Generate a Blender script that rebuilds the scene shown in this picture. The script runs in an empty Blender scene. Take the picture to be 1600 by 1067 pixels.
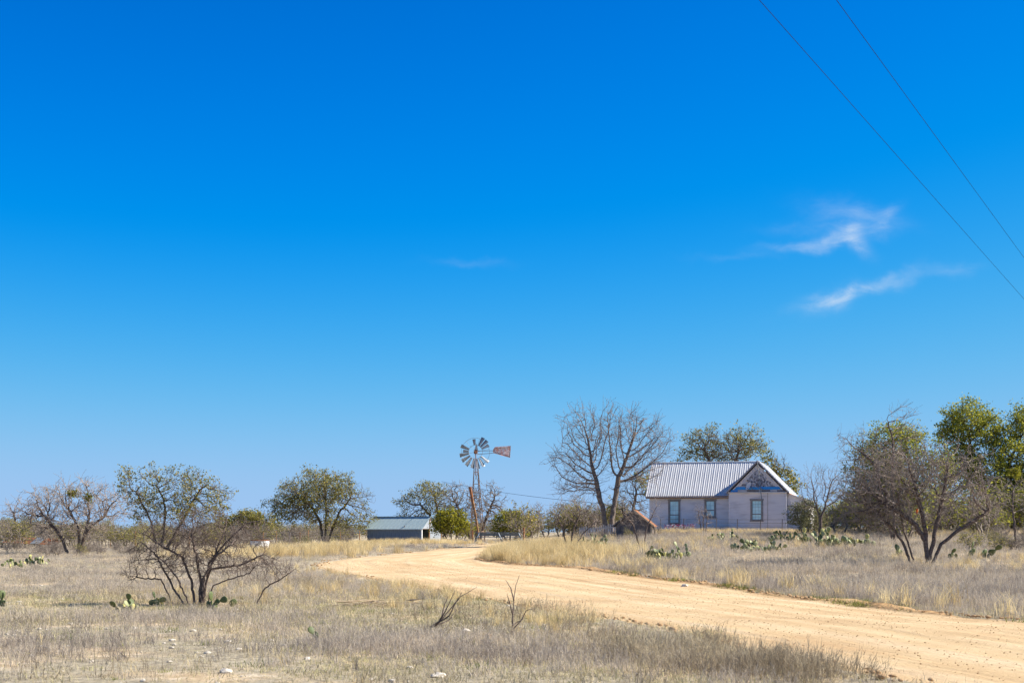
import bpy, math, random
import numpy as np
from mathutils import Vector, Matrix, Euler

# ------------------------------------------------------------------ camera, sky, sun, exposure
SC = bpy.context.scene
COL = SC.collection
R = math.radians
F = 2222.0            # focal length in photograph pixels (1600 wide)
HY = 832.0            # horizon row in the photograph
EYE = 1.7

cam_d = bpy.data.cameras.new('camera')
cam = bpy.data.objects.new('camera', cam_d); COL.objects.link(cam)
cam.location = (0, 0, EYE); cam.rotation_euler = (R(90), 0, 0)
cam_d.sensor_width = 36.0; cam_d.lens = 36.0 * F / 1600.0
cam_d.shift_y = (HY - 533.5) / 1600.0
cam_d.clip_end = 8000; cam_d.clip_start = 0.1
cam_d.dof.use_dof = True; cam_d.dof.focus_distance = 85.0; cam_d.dof.aperture_fstop = 4.5
SC.camera = cam

SUN_AZ = 4.0         # degrees from +X towards +Y
SUN_EL = 36.0
SKY_STRENGTH = 0.10
world = bpy.data.worlds.new('World'); SC.world = world; world.use_nodes = True

sun_d = bpy.data.lights.new('sun', 'SUN'); sun_d.energy = 5.0; sun_d.angle = R(0.53)
sun_d.color = (1.0, 0.94, 0.84)
sun = bpy.data.objects.new('sun', sun_d); COL.objects.link(sun)
sdir = Vector((math.cos(R(SUN_EL)) * math.cos(R(SUN_AZ)), math.cos(R(SUN_EL)) * math.sin(R(SUN_AZ)), math.sin(R(SUN_EL))))
sun.rotation_euler = sdir.to_track_quat('Z', 'Y').to_euler()
sun.location = (60, 20, 60)

SC.view_settings.view_transform = 'Standard'; SC.view_settings.look = 'None'
SC.view_settings.gamma = 1.0; SC.view_settings.use_curve_mapping = False
SC.view_settings.exposure = 1.0

def build_world():
    nt = world.node_tree; nt.nodes.clear()
    N = nt.nodes.new; L = nt.links.new
    out = N('ShaderNodeOutputWorld'); bg = N('ShaderNodeBackground'); bg.inputs['Strength'].default_value = SKY_STRENGTH
    sky = N('ShaderNodeTexSky'); sky.sky_type = 'NISHITA'; sky.sun_disc = False
    sky.sun_elevation = R(SUN_EL); sky.sun_rotation = R(90 - SUN_AZ)
    sky.altitude = 3000; sky.air_density = 0.5; sky.dust_density = 0.0; sky.ozone_density = 6.0
    def math_(op, a, b=None, c=None, clamp=False):
        m = N('ShaderNodeMath'); m.operation = op; m.use_clamp = clamp
        for i, v in enumerate((a, b, c)):
            if v is None: continue
            if isinstance(v, (int, float)): m.inputs[i].default_value = v
            else: L(v, m.inputs[i])
        return m.outputs[0]
    # the deep saturated blue of the photograph: one response per channel over the whole sky
    sr = N('ShaderNodeSeparateColor'); L(sky.outputs[0], sr.inputs[0]); cc = N('ShaderNodeCombineColor')
    def resp(ch, off, width, p, top):
        x = math_('DIVIDE', math_('MAXIMUM', math_('SUBTRACT', sr.outputs[ch], off), 0.0), width)
        if p != 1: x = math_('POWER', x, p)
        return math_('MULTIPLY', math_('SUBTRACT', 1.0, math_('POWER', 2.71828, math_('MULTIPLY', x, -1.0))), top)
    L(resp(0, 0.55, 0.80, 1.5, 1.75), cc.inputs[0]); L(resp(1, 0.0, 1.45, 1.7, 2.8), cc.inputs[1]); L(resp(2, 0.0, 1.634, 2.2, 4.35), cc.inputs[2])
    # cirrus wisps: streaks at fixed directions of the sky, broken up by stretched noise
    tc = N('ShaderNodeTexCoord'); sp = N('ShaderNodeSeparateXYZ'); L(tc.outputs['Generated'], sp.inputs[0])
    yy = math_('MAXIMUM', sp.outputs[1], 0.05)
    u = math_('DIVIDE', sp.outputs[0], yy); v = math_('DIVIDE', sp.outputs[2], yy)
    cb = N('ShaderNodeCombineXYZ'); L(u, cb.inputs[0]); L(v, cb.inputs[1])
    nz = N('ShaderNodeTexNoise'); nz.inputs['Scale'].default_value = 26; nz.inputs['Detail'].default_value = 4
    L(cb.outputs[0], nz.inputs['Vector'])
    def streaks(cx, cy, rx, ry, rot, amp, bend=0.0):
        """soft ellipse centred on a sky direction"""
        cu, cv = (cx - 800) / F, (HY - cy) / F
        du = math_('SUBTRACT', u, cu); dv = math_('SUBTRACT', v, cv)
        wob = math_('MULTIPLY', math_('SUBTRACT', nz.outputs[0], 0.5), 0.030)
        dv = math_('ADD', dv, wob)
        c, s = math.cos(R(rot)), math.sin(R(rot))
        a = math_('ADD', math_('MULTIPLY', du, c), math_('MULTIPLY', dv, s))
        b = math_('SUBTRACT', math_('MULTIPLY', dv, c), math_('MULTIPLY', du, s))
        if bend: b = math_('ADD', b, math_('MULTIPLY', math_('MULTIPLY', a, a), bend))
        a = math_('DIVIDE', a, rx / F); b = math_('DIVIDE', b, ry / F)
        q = math_('ADD', math_('MULTIPLY', a, a), math_('MULTIPLY', b, b))
        g = math_('POWER', 2.718, math_('MULTIPLY', q, -1.0))
        return math_('MULTIPLY', g, amp)
    tot = None
    for a in ((1290, 374, 75, 9, 8, 0.75), (1335, 378, 26, 11, -38, 0.95), (1335, 338, 60, 17, -12, 0.42), (1388, 340, 24, 9, 50, 0.40),
              (1265, 352, 60, 10, 0, 0.16), (1345, 452, 78, 10, 15, 0.85), (1300, 470, 34, 15, 25, 0.75), (1490, 424, 36, 8, 6, 0.28),
              (1150, 402, 60, 5, 0, 0.10), (735, 411, 50, 6, 0, 0.14)):
        g = streaks(*a)
        tot = g if tot is None else math_('ADD', tot, g)
    mp = N('ShaderNodeMapping'); mp.inputs['Rotation'].default_value = (0, 0, R(-20)); mp.inputs['Scale'].default_value = (20, 58, 1)
    L(cb.outputs[0], mp.inputs['Vector'])
    n2 = N('ShaderNodeTexNoise'); n2.inputs['Scale'].default_value = 1.6; n2.inputs['Detail'].default_value = 8; n2.inputs['Roughness'].default_value = 0.70
    n2.inputs['Distortion'].default_value = 0.5
    L(mp.outputs[0], n2.inputs['Vector'])
    br = math_('MULTIPLY', math_('SUBTRACT', n2.outputs[0], 0.22), 1.9, clamp=True)
    fac = math_('MULTIPLY', math_('MULTIPLY', tot, br), 0.62, clamp=True)
    mx = N('ShaderNodeMix'); mx.data_type = 'RGBA'
    L(fac, mx.inputs[0]); L(cc.outputs[0], mx.inputs[6]); mx.inputs[7].default_value = (3.6, 4.1, 4.6, 1)
    L(mx.outputs[2], bg.inputs['Color']); L(bg.outputs[0], out.inputs['Surface'])
build_world()

# ------------------------------------------------------------------ helpers
def sstep(a, b, x):
    t = np.clip((np.asarray(x, float) - a) / (b - a), 0, 1)
    return t * t * (3 - 2 * t)

_rs = np.random.RandomState(5)
_WV = [(_rs.uniform(0, 2 * math.pi), _rs.uniform(0.6, 1.6), _rs.uniform(0, 6.28)) for _ in range(9)]
def wav(x, y, f):
    """smooth pseudo noise, about -1..1"""
    s = 0
    for a, k, p in _WV: s = s + np.sin((np.cos(a) * x + np.sin(a) * y) * f * k + p + 1.7 * np.sin((np.sin(a) * x - np.cos(a) * y) * f * 0.6 * k + p * 2))
    return s / 4.5

def ground0(x, y):
    x = np.asarray(x, float); y = np.asarray(y, float)
    A = 0.36 + 0.46 * sstep(-28, -8, x)
    z = A * sstep(45, 132, y)
    z = z + (1.88 - A) * sstep(38, 106, y) * sstep(-3, 13, x)
    return z + 0.03 * wav(x, y, 0.5) * sstep(0, 14, np.abs(y) + 1) + 0.012 * wav(x + 31, y, 2.1)

# the dirt road, left and right edge
RL = np.array([(12.2, -14), (8.6, 0), (4.3, 16.6), (2.3, 26.4), (-0.2, 34.2), (-4.5, 49.5), (-8.0, 61), (-9.6, 69.5), (-9.4, 77.5), (-7.0, 88), (-4.2, 104), (-1.2, 122), (4, 142), (12, 165)], float)
RR = np.array([(20.5, -10), (16.4, 6), (13.0, 17), (9.9, 27.6), (7.9, 35.5), (6.3, 47), (2.9, 61.5), (0.0, 69.5), (-1.7, 77), (-1.0, 85), (1.0, 96), (3.6, 108), (6.8, 123), (11, 139), (19, 161)], float)
def spline(P, n):
    P = np.vstack([2 * P[0] - P[1], P, 2 * P[-1] - P[-2]]); out = []
    for i in range(1, len(P) - 2):
        t = np.linspace(0, 1, 40, endpoint=False)[:, None]
        a, b, c, d = P[i - 1], P[i], P[i + 1], P[i + 2]
        out.append(0.5 * ((2 * b) + (-a + c) * t + (2 * a - 5 * b + 4 * c - d) * t ** 2 + (-a + 3 * b - 3 * c + d) * t ** 3))
    Q = np.vstack(out); s = np.r_[0, np.cumsum(np.linalg.norm(np.diff(Q, axis=0), axis=1))]
    u = np.linspace(0, s[-1], n)
    return np.stack([np.interp(u, s, Q[:, k]) for k in range(2)], 1)
NR = 420
EL_, ER_ = spline(RL, NR), spline(RR, NR)
CL = (EL_ + ER_) / 2; HW = np.linalg.norm(ER_ - EL_, axis=1) / 2
CT = np.gradient(CL, axis=0); CT /= np.linalg.norm(CT, axis=1)[:, None]
CN = np.stack([CT[:, 1], -CT[:, 0]], 1)      # to the right of travel
def road_coord(x, y):
    """signed across position (-1 left edge .. 1 right edge) and distance outside the road (negative inside)"""
    p = np.stack([np.ravel(x), np.ravel(y)], 1); k = np.zeros(len(p), int)
    best = np.full(len(p), 1e9)
    for i in range(0, NR, 60):
        d = ((p[:, None, :] - CL[None, i:i + 60, :]) ** 2).sum(2)
        j = d.argmin(1); dd = d[np.arange(len(p)), j]
        m = dd < best; best[m] = dd[m]; k[m] = j[m] + i
    off = ((p - CL[k]) * CN[k]).sum(1)
    return off / HW[k], np.sqrt(best) - HW[k]

def ground(x, y):
    return ground0(x, y)
def gz(x, y): return float(ground(x, y))
def wx(px, D): return (px - 800) / F * D
def P3(px, py, D): return Vector((wx(px, D), D, EYE + (HY - py) / F * D))
def G3(px, D):
    x = wx(px, D); return Vector((x, D, gz(x, D)))
def hit(px, py):
    """ground point seen at a pixel"""
    lo = 5.0
    for D in np.arange(6, 400, 0.25):
        if gz(wx(px, D), D) >= EYE + (HY - py) / F * D: return G3(px, D)
    return G3(px, 150)

def tag(o, label=None, cat=None, group=None, kind=None):
    if label: o['label'] = label
    if cat: o['category'] = cat
    if group: o['group'] = group
    if kind: o['kind'] = kind
    return o
def empty(name, loc=(0, 0, 0), rz=0.0, **k):
    o = bpy.data.objects.new(name, None); COL.objects.link(o); o.location = loc; o.rotation_euler = (0, 0, rz)
    o.empty_display_size = 0.2
    return tag(o, **k)
def link(name, me, mat=None, parent=None, **k):
    o = bpy.data.objects.new(name, me); COL.objects.link(o)
    if mat is not None and not me.materials: me.materials.append(mat)
    if parent is not None: o.parent = parent
    return tag(o, **k)
def fast_mesh(name, V, quads=None, tris=None, smooth=False):
    me = bpy.data.meshes.new(name); V = np.asarray(V, np.float32)
    idx = []; starts = []; tot = 0
    nq = 0 if quads is None else len(quads); ntr = 0 if tris is None else len(tris)
    if nq: idx.append(np.asarray(quads, np.int32).ravel()); starts.append(np.arange(nq) * 4); tot = nq * 4
    if ntr: idx.append(np.asarray(tris, np.int32).ravel()); starts.append(tot + np.arange(ntr) * 3); tot += ntr * 3
    me.vertices.add(len(V)); me.vertices.foreach_set('co', V.ravel())
    me.loops.add(tot); me.loops.foreach_set('vertex_index', np.concatenate(idx))
    me.polygons.add(nq + ntr); me.polygons.foreach_set('loop_start', np.concatenate(starts).astype(np.int32))
    if smooth: me.polygons.foreach_set('use_smooth', np.ones(nq + ntr, bool))
    me.update(calc_edges=True); me.validate()
    return me
class MB:
    def __init__(s): s.v = []; s.f = []
    def add(s, vs, fs):
        b = len(s.v); s.v += [tuple(v) for v in vs]; s.f += [tuple(b + i for i in f) for f in fs]; return s
    def box(s, x0, x1, y0, y1, z0, z1):
        return s.add([(x0, y0, z0), (x1, y0, z0), (x1, y1, z0), (x0, y1, z0), (x0, y0, z1), (x1, y0, z1), (x1, y1, z1), (x0, y1, z1)],
                     [(0, 3, 2, 1), (4, 5, 6, 7), (0, 1, 5, 4), (1, 2, 6, 5), (2, 3, 7, 6), (3, 0, 4, 7)])
    def bar(s, p, q, w, h=None, up=(0, 0, 1)):
        p, q = Vector(p), Vector(q); h = w if h is None else h; t = (q - p).normalized(); up = Vector(up)
        if abs(t.dot(up)) > 0.97: up = Vector((0, 1, 0))
        a = t.cross(up).normalized(); b = a.cross(t)
        c = [-a * w / 2 - b * h / 2, a * w / 2 - b * h / 2, a * w / 2 + b * h / 2, -a * w / 2 + b * h / 2]
        return s.add([p + k for k in c] + [q + k for k in c], [(3, 2, 1, 0), (4, 5, 6, 7), (0, 1, 5, 4), (1, 2, 6, 5), (2, 3, 7, 6), (3, 0, 4, 7)])
    def tube(s, pts, rad, n=6):
        pts = [Vector(p) for p in pts]
        if not isinstance(rad, (list, tuple)): rad = [rad] * len(pts)
        vs = []; fs = []
        for i, p in enumerate(pts):
            t = (pts[min(i + 1, len(pts) - 1)] - pts[max(i - 1, 0)]).normalized()
            a = t.cross(Vector((0.31, 0.92, 0.2)))
            if a.length < 1e-3: a = t.cross(Vector((1, 0, 0)))
            a.normalize(); b = t.cross(a)
            for k in range(n):
                an = 2 * math.pi * k / n; vs.append(p + (a * math.cos(an) + b * math.sin(an)) * rad[i])
        for i in range(len(pts) - 1):
            for k in range(n): fs.append((i * n + k, i * n + (k + 1) % n, (i + 1) * n + (k + 1) % n, (i + 1) * n + k))
        fs.append(tuple(range(n))[::-1]); fs.append(tuple((len(pts) - 1) * n + k for k in range(n)))
        return s.add(vs, fs)
    def prism(s, poly, off):
        """poly: list of 3d points, extruded by the vector off"""
        n = len(poly); off = Vector(off); A = [Vector(p) for p in poly]
        return s.add(A + [p + off for p in A], [tuple(range(n))[::-1], tuple(range(n, 2 * n))] + [(i, (i + 1) % n, n + (i + 1) % n, n + i) for i in range(n)])
    def mesh(s, name, smooth=False):
        me = bpy.data.meshes.new(name); me.from_pydata(s.v, [], s.f)
        if smooth: me.polygons.foreach_set('use_smooth', np.ones(len(me.polygons), bool))
        me.update(); return me
    def build(s, name, mat, parent=None, smooth=False, **k):
        me = s.mesh(name, smooth); me.materials.append(mat)
        return link(name, me, None, parent, **k)

# ------------------------------------------------------------------ materials
def newmat(name):
    m = bpy.data.materials.new(name); m.use_nodes = True
    nt = m.node_tree; b = nt.nodes['Principled BSDF']
    b.inputs['Specular IOR Level'].default_value = 0.25
    return m, nt, b
def mat_noise(name, stops, scale=4.0, rough=0.85, bump=0.0, stretch=(1, 1, 1), detail=6, bscale=None, metal=0.0, coord='Object', distort=0.0, spec=0.25):
    """colour from a noise through a ramp; stops: [(pos, rgb), ...]"""
    m, nt, b = newmat(name); N = nt.nodes.new; L = nt.links.new
    tc = N('ShaderNodeTexCoord'); mp = N('ShaderNodeMapping'); mp.inputs['Scale'].default_value = stretch
    L(tc.outputs[coord], mp.inputs[0])
    nz = N('ShaderNodeTexNoise'); nz.inputs['Scale'].default_value = scale; nz.inputs['Detail'].default_value = detail; nz.inputs['Roughness'].default_value = 0.6
    nz.inputs['Distortion'].default_value = distort
    L(mp.outputs[0], nz.inputs['Vector'])
    cr = N('ShaderNodeValToRGB'); e = cr.color_ramp.elements
    while len(e) < len(stops): e.new(0.5)
    for k, (p, c) in enumerate(stops): e[k].position = p; e[k].color = (*c, 1)
    L(nz.outputs[0], cr.inputs[0]); L(cr.outputs[0], b.inputs['Base Color'])
    b.inputs['Roughness'].default_value = rough; b.inputs['Metallic'].default_value = metal; b.inputs['Specular IOR Level'].default_value = spec
    if bump:
        bp = N('ShaderNodeBump'); bp.inputs['Strength'].default_value = 1.0; bp.inputs['Distance'].default_value = bump
        n2 = N('ShaderNodeTexNoise'); n2.inputs['Scale'].default_value = bscale or scale * 4; n2.inputs['Detail'].default_value = 4
        L(mp.outputs[0], n2.inputs['Vector']); L(n2.outputs[0], bp.inputs['Height']); L(bp.outputs[0], b.inputs['Normal'])
    return m
def mat_leaf(name, stops, transl=0.35, island=True, patch=None):
    """thin foliage or grass: colour varies per blade or leaf (mesh island) or per tuft, some light passes through"""
    m = bpy.data.materials.new(name); m.use_nodes = True; nt = m.node_tree; nt.nodes.clear(); N = nt.nodes.new; L = nt.links.new
    out = N('ShaderNodeOutputMaterial'); d = N('ShaderNodeBsdfDiffuse'); t = N('ShaderNodeBsdfTranslucent'); mx = N('ShaderNodeMixShader'); mx.inputs[0].default_value = transl
    cr = N('ShaderNodeValToRGB'); e = cr.color_ramp.elements
    while len(e) < len(stops): e.new(0.5)
    for k, (p, c) in enumerate(stops): e[k].position = p; e[k].color = (*c, 1)
    g = N('ShaderNodeNewGeometry'); src = g.outputs['Random Per Island']
    if patch:
        oi = N('ShaderNodeObjectInfo')
        nz = N('ShaderNodeTexNoise'); nz.inputs['Scale'].default_value = patch; nz.inputs['Detail'].default_value = 3
        L(oi.outputs['Location'], nz.inputs['Vector'])
        a = N('ShaderNodeMath'); a.operation = 'MULTIPLY_ADD'; L(nz.outputs[0], a.inputs[0]); a.inputs[1].default_value = 1.8; a.inputs[2].default_value = -0.92
        b = N('ShaderNodeMath'); b.operation = 'MULTIPLY_ADD'; L(oi.outputs['Random'], b.inputs[0]); b.inputs[1].default_value = 0.55; L(a.outputs[0], b.inputs[2])
        c = N('ShaderNodeMath'); c.operation = 'MULTIPLY_ADD'; L(src, c.inputs[0]); c.inputs[1].default_value = 0.50; L(b.outputs[0], c.inputs[2])
        src = c.outputs[0]
    L(src, cr.inputs[0]); L(cr.outputs[0], d.inputs[0]); L(cr.outputs[0], t.inputs[0])
    L(d.outputs[0], mx.inputs[1]); L(t.outputs[0], mx.inputs[2]); L(mx.outputs[0], out.inputs['Surface'])
    return m
M = {}
M['bark_oak'] = mat_noise('bark_oak', [(0.3, (0.055, 0.042, 0.034)), (0.7, (0.16, 0.125, 0.10))], 9, 0.95, 0.02)
M['twig_oak'] = mat_noise('twig_oak', [(0.3, (0.085, 0.07, 0.058)), (0.7, (0.22, 0.18, 0.15))], 3, 0.9)
M['bark_mesquite'] = mat_noise('bark_mesquite', [(0.3, (0.06, 0.045, 0.038)), (0.7, (0.22, 0.165, 0.135))], 14, 0.95, 0.01)
M['twig_mesquite'] = mat_noise('twig_mesquite', [(0.3, (0.19, 0.15, 0.125)), (0.7, (0.40, 0.33, 0.27))], 3, 0.9)
M['bark_pecan'] = mat_noise('bark_pecan', [(0.3, (0.11, 0.088, 0.075)), (0.7, (0.27, 0.215, 0.175))], 9, 0.95, 0.02)
M['twig_pecan'] = mat_noise('twig_pecan', [(0.3, (0.16, 0.13, 0.112)), (0.7, (0.33, 0.27, 0.23))], 3, 0.9)
M['twig_grey'] = mat_noise('twig_grey', [(0.3, (0.14, 0.115, 0.095)), (0.7, (0.30, 0.25, 0.205))], 2, 0.9)
M['leaf_oak'] = mat_leaf('leaf_oak', [(0.0, (0.08, 0.095, 0.03)), (0.35, (0.21, 0.21, 0.06)), (0.75, (0.37, 0.325, 0.09)), (1.0, (0.52, 0.41, 0.13))], 0.45)
M['leaf_oak_green'] = mat_leaf('leaf_oak_green', [(0.0, (0.10, 0.13, 0.025)), (0.5, (0.27, 0.285, 0.045)), (1.0, (0.50, 0.46, 0.075))], 0.48)
M['leaf_juniper'] = mat_leaf('leaf_juniper', [(0.0, (0.10, 0.11, 0.018)), (0.5, (0.27, 0.26, 0.03)), (1.0, (0.46, 0.41, 0.05))], 0.38)
M['leaf_mistletoe'] = mat_leaf('leaf_mistletoe', [(0.0, (0.16, 0.17, 0.02)), (1.0, (0.40, 0.36, 0.05))], 0.35)
M['leaf_grey'] = mat_leaf('leaf_grey', [(0.0, (0.12, 0.125, 0.06)), (1.0, (0.27, 0.26, 0.13))], 0.3)
M['grass_grey'] = mat_leaf('grass_grey', [(0.0, (0.215, 0.180, 0.150)), (0.4, (0.40, 0.345, 0.285)), (0.7, (0.545, 0.475, 0.385)), (1.0, (0.68, 0.56, 0.39))], 0.3, patch=0.22)
M['grass_gold'] = mat_leaf('grass_gold', [(0.0, (0.439, 0.329, 0.159)), (0.5, (0.708, 0.561, 0.293)), (1.0, (0.900, 0.756, 0.451))], 0.4, patch=0.5)
M['grass_short'] = mat_leaf('grass_short', [(0.0, (0.312, 0.260, 0.169)), (0.45, (0.494, 0.416, 0.260)), (0.8, (0.468, 0.436, 0.221)), (1.0, (0.676, 0.559, 0.325))], 0.3, patch=0.35)
M['grass_broom'] = mat_leaf('grass_broom', [(0.0, (0.189, 0.152, 0.109)), (0.5, (0.334, 0.275, 0.189)), (1.0, (0.522, 0.435, 0.290))], 0.25, patch=0.3)
M['grass_green'] = mat_leaf('grass_green', [(0.0, (0.084, 0.120, 0.024)), (0.6, (0.204, 0.240, 0.048)), (1.0, (0.384, 0.360, 0.108))], 0.35, patch=0.8)
M['rock'] = mat_noise('rock', [(0.3, (0.46, 0.38, 0.28)), (0.6, (0.74, 0.68, 0.58))], 6, 0.9, 0.01)
M['clod'] = mat_noise('clod', [(0.3, (0.36, 0.21, 0.10)), (0.7, (0.58, 0.39, 0.21))], 5, 0.95, 0.01)
M['siding'] = mat_noise('siding', [(0.25, (0.60, 0.55, 0.55)), (0.5, (0.80, 0.755, 0.765)), (0.8, (0.85, 0.81, 0.81))], 1.2, 0.75, stretch=(0.6, 0.6, 3.0), detail=8)
M['trim_grey'] = mat_noise('trim_grey', [(0.3, (0.23, 0.21, 0.205)), (0.7, (0.38, 0.35, 0.34))], 5, 0.85)
M['trim_dark'] = mat_noise('trim_dark', [(0.3, (0.17, 0.15, 0.155)), (0.7, (0.32, 0.285, 0.285))], 4, 0.85)
M['board_pale'] = mat_noise('board_pale', [(0.3, (0.60, 0.55, 0.54)), (0.7, (0.80, 0.76, 0.75))], 4, 0.9)
M['shingle'] = mat_leaf('shingle', [(0.0, (0.16, 0.14, 0.145)), (0.35, (0.36, 0.33, 0.335)), (0.65, (0.62, 0.57, 0.57)), (1.0, (0.80, 0.75, 0.74))], 0.0)
M['blue_board'] = mat_noise('blue_board', [(0.3, (0.03, 0.22, 0.62)), (0.7, (0.05, 0.40, 0.88))], 2.5, 0.6)
M['rust'] = mat_noise('rust', [(0.25, (0.10, 0.04, 0.022)), (0.55, (0.30, 0.125, 0.055)), (0.8, (0.42, 0.26, 0.16))], 4, 0.9)
M['rust_wood'] = mat_noise('rust_wood', [(0.3, (0.14, 0.075, 0.045)), (0.6, (0.36, 0.20, 0.09))], 4, 0.9)
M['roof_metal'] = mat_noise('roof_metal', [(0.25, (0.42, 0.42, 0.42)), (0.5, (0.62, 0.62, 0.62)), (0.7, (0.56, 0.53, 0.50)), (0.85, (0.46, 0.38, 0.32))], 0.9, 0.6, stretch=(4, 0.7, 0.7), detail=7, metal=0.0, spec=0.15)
M['roof_sun_white'] = mat_noise('roof_sun_white', [(0.3, (0.74, 0.73, 0.71)), (0.7, (0.82, 0.81, 0.80))], 1.5, 0.55)
M['shed_roof'] = mat_noise('shed_roof', [(0.25, (0.30, 0.39, 0.39)), (0.6, (0.43, 0.53, 0.52)), (0.9, (0.38, 0.39, 0.36))], 1.2, 0.5, stretch=(3, 0.5, 0.5), metal=0.0, spec=0.15)
M['shed_wall'] = mat_noise('shed_wall', [(0.25, (0.10, 0.13, 0.17)), (0.6, (0.20, 0.245, 0.29))], 2, 0.6, stretch=(3, 3, 0.4), metal=0.1)
M['shed_panel'] = mat_noise('shed_panel', [(0.3, (0.24, 0.27, 0.31)), (0.7, (0.36, 0.39, 0.43))], 2, 0.6, stretch=(3, 3, 0.5))
M['galv'] = mat_noise('galv', [(0.3, (0.15, 0.17, 0.19)), (0.6, (0.27, 0.295, 0.315)), (0.85, (0.28, 0.23, 0.19))], 3, 0.5, metal=0.25)
M['vane'] = mat_noise('vane', [(0.34, (0.72, 0.24, 0.17)), (0.46, (0.80, 0.48, 0.40)), (0.56, (0.85, 0.76, 0.72))], 3.2, 0.8, detail=8)
M['tower'] = mat_noise('tower', [(0.3, (0.26, 0.15, 0.09)), (0.6, (0.50, 0.36, 0.24)), (0.85, (0.42, 0.38, 0.34))], 3, 0.75)
M['table_metal'] = mat_noise('table_metal', [(0.3, (0.13, 0.16, 0.19)), (0.7, (0.24, 0.28, 0.32))], 3, 0.55)
M['tank_white'] = mat_noise('tank_white', [(0.3, (0.58, 0.58, 0.58)), (0.7, (0.78, 0.78, 0.77))], 3, 0.6)
M['white_paint'] = mat_noise('white_paint', [(0.3, (0.70, 0.70, 0.70)), (0.7, (0.80, 0.80, 0.79))], 3, 0.5)
M['old_wood'] = mat_noise('old_wood', [(0.3, (0.10, 0.085, 0.08)), (0.7, (0.22, 0.19, 0.175))], 5, 0.9, stretch=(1, 1, 0.3))
M['pale_wood'] = mat_noise('pale_wood', [(0.3, (0.42, 0.30, 0.18)), (0.7, (0.62, 0.50, 0.34))], 5, 0.9)
M['picket'] = mat_noise('picket', [(0.3, (0.36, 0.36, 0.36)), (0.7, (0.52, 0.51, 0.50))], 5, 0.9)
M['dark_in'] = mat_noise('dark_in', [(0.3, (0.05, 0.035, 0.03)), (0.7, (0.11, 0.075, 0.06))], 5, 0.95)
M['wire'] = mat_noise('wire', [(0.3, (0.012, 0.013, 0.016)), (0.7, (0.02, 0.021, 0.025))], 2, 0.95, spec=0.0)
M['fence_wire'] = mat_noise('fence_wire', [(0.3, (0.14, 0.13, 0.12)), (0.7, (0.22, 0.20, 0.19))], 2, 0.7)
M['flag_orange'] = mat_noise('flag_orange', [(0.3, (0.70, 0.13, 0.03)), (0.7, (0.80, 0.18, 0.04))], 4, 0.7)
M['petal_red'] = mat_noise('petal_red', [(0.3, (0.33, 0.05, 0.09)), (0.7, (0.46, 0.11, 0.16))], 8, 0.8)
M['petal_violet'] = mat_noise('petal_violet', [(0.3, (0.26, 0.16, 0.40)), (0.7, (0.46, 0.36, 0.58))], 8, 0.8)
M['pad_green'] = mat_noise('pad_green', [(0.3, (0.06, 0.082, 0.032)), (0.7, (0.15, 0.175, 0.065))], 6, 0.55)
M['pad_pale'] = mat_noise('pad_pale', [(0.3, (0.24, 0.26, 0.12)), (0.7, (0.38, 0.38, 0.20))], 6, 0.55)
M['pad_yellow'] = mat_noise('pad_yellow', [(0.3, (0.34, 0.31, 0.09)), (0.7, (0.50, 0.45, 0.17))], 6, 0.6)

def mat_pane():
    m, nt, b = newmat('pane'); N = nt.nodes.new; L = nt.links.new
    tc = N('ShaderNodeTexCoord'); nz = N('ShaderNodeTexNoise'); nz.inputs['Scale'].default_value = 2.2; nz.inputs['Detail'].default_value = 3
    L(tc.outputs['Object'], nz.inputs['Vector'])
    cr = N('ShaderNodeValToRGB'); cr.color_ramp.elements[0].color = (0.38, 0.66, 0.70, 1); cr.color_ramp.elements[1].color = (0.62, 0.88, 0.90, 1)
    cr.color_ramp.elements[0].position = 0.3; cr.color_ramp.elements[1].position = 0.65
    L(nz.outputs[0], cr.inputs[0]); L(cr.outputs[0], b.inputs['Base Color'])
    b.inputs['Roughness'].default_value = 0.06; b.inputs['Specular IOR Level'].default_value = 1.0; b.inputs['Coat Weight'].default_value = 0.6; b.inputs['Coat Roughness'].default_value = 0.03
    return m
M['pane'] = mat_pane()

def mat_ground():
    m, nt, b = newmat('ground'); N = nt.nodes.new; L = nt.links.new
    tc = N('ShaderNodeTexCoord')
    def nz(s, d=6, r=0.6):
        n = N('ShaderNodeTexNoise'); n.inputs['Scale'].default_value = s; n.inputs['Detail'].default_value = d; n.inputs['Roughness'].default_value = r
        L(tc.outputs['Object'], n.inputs['Vector']); return n.outputs[0]
    def ramp(src, stops):
        cr = N('ShaderNodeValToRGB'); e = cr.color_ramp.elements
        while len(e) < len(stops): e.new(0.5)
        for k, (p, c) in enumerate(stops): e[k].position = p; e[k].color = (*c, 1)
        L(src, cr.inputs[0]); return cr.outputs[0]
    thatch = ramp(nz(5.5, 9, 0.75), [(0.3, (0.17, 0.14, 0.10)), (0.48, (0.37, 0.315, 0.22)), (0.7, (0.60, 0.52, 0.37))])
    dirt = ramp(nz(3.0, 9, 0.7), [(0.3, (0.38, 0.27, 0.15)), (0.52, (0.60, 0.46, 0.29)), (0.68, (0.74, 0.64, 0.48))])
    mask = ramp(nz(0.33, 8, 0.62), [(0.48, (0, 0, 0)), (0.60, (1, 1, 1))])
    mx = N('ShaderNodeMix'); mx.data_type = 'RGBA'; L(mask, mx.inputs[0]); L(thatch, mx.inputs[6]); L(dirt, mx.inputs[7])
    L(mx.outputs[2], b.inputs['Base Color']); b.inputs['Roughness'].default_value = 0.95; b.inputs['Specular IOR Level'].default_value = 0.1
    bp = N('ShaderNodeBump'); bp.inputs['Distance'].default_value = 0.06; L(nz(9, 6, 0.7), bp.inputs['Height']); L(bp.outputs[0], b.inputs['Normal'])
    return m
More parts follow.
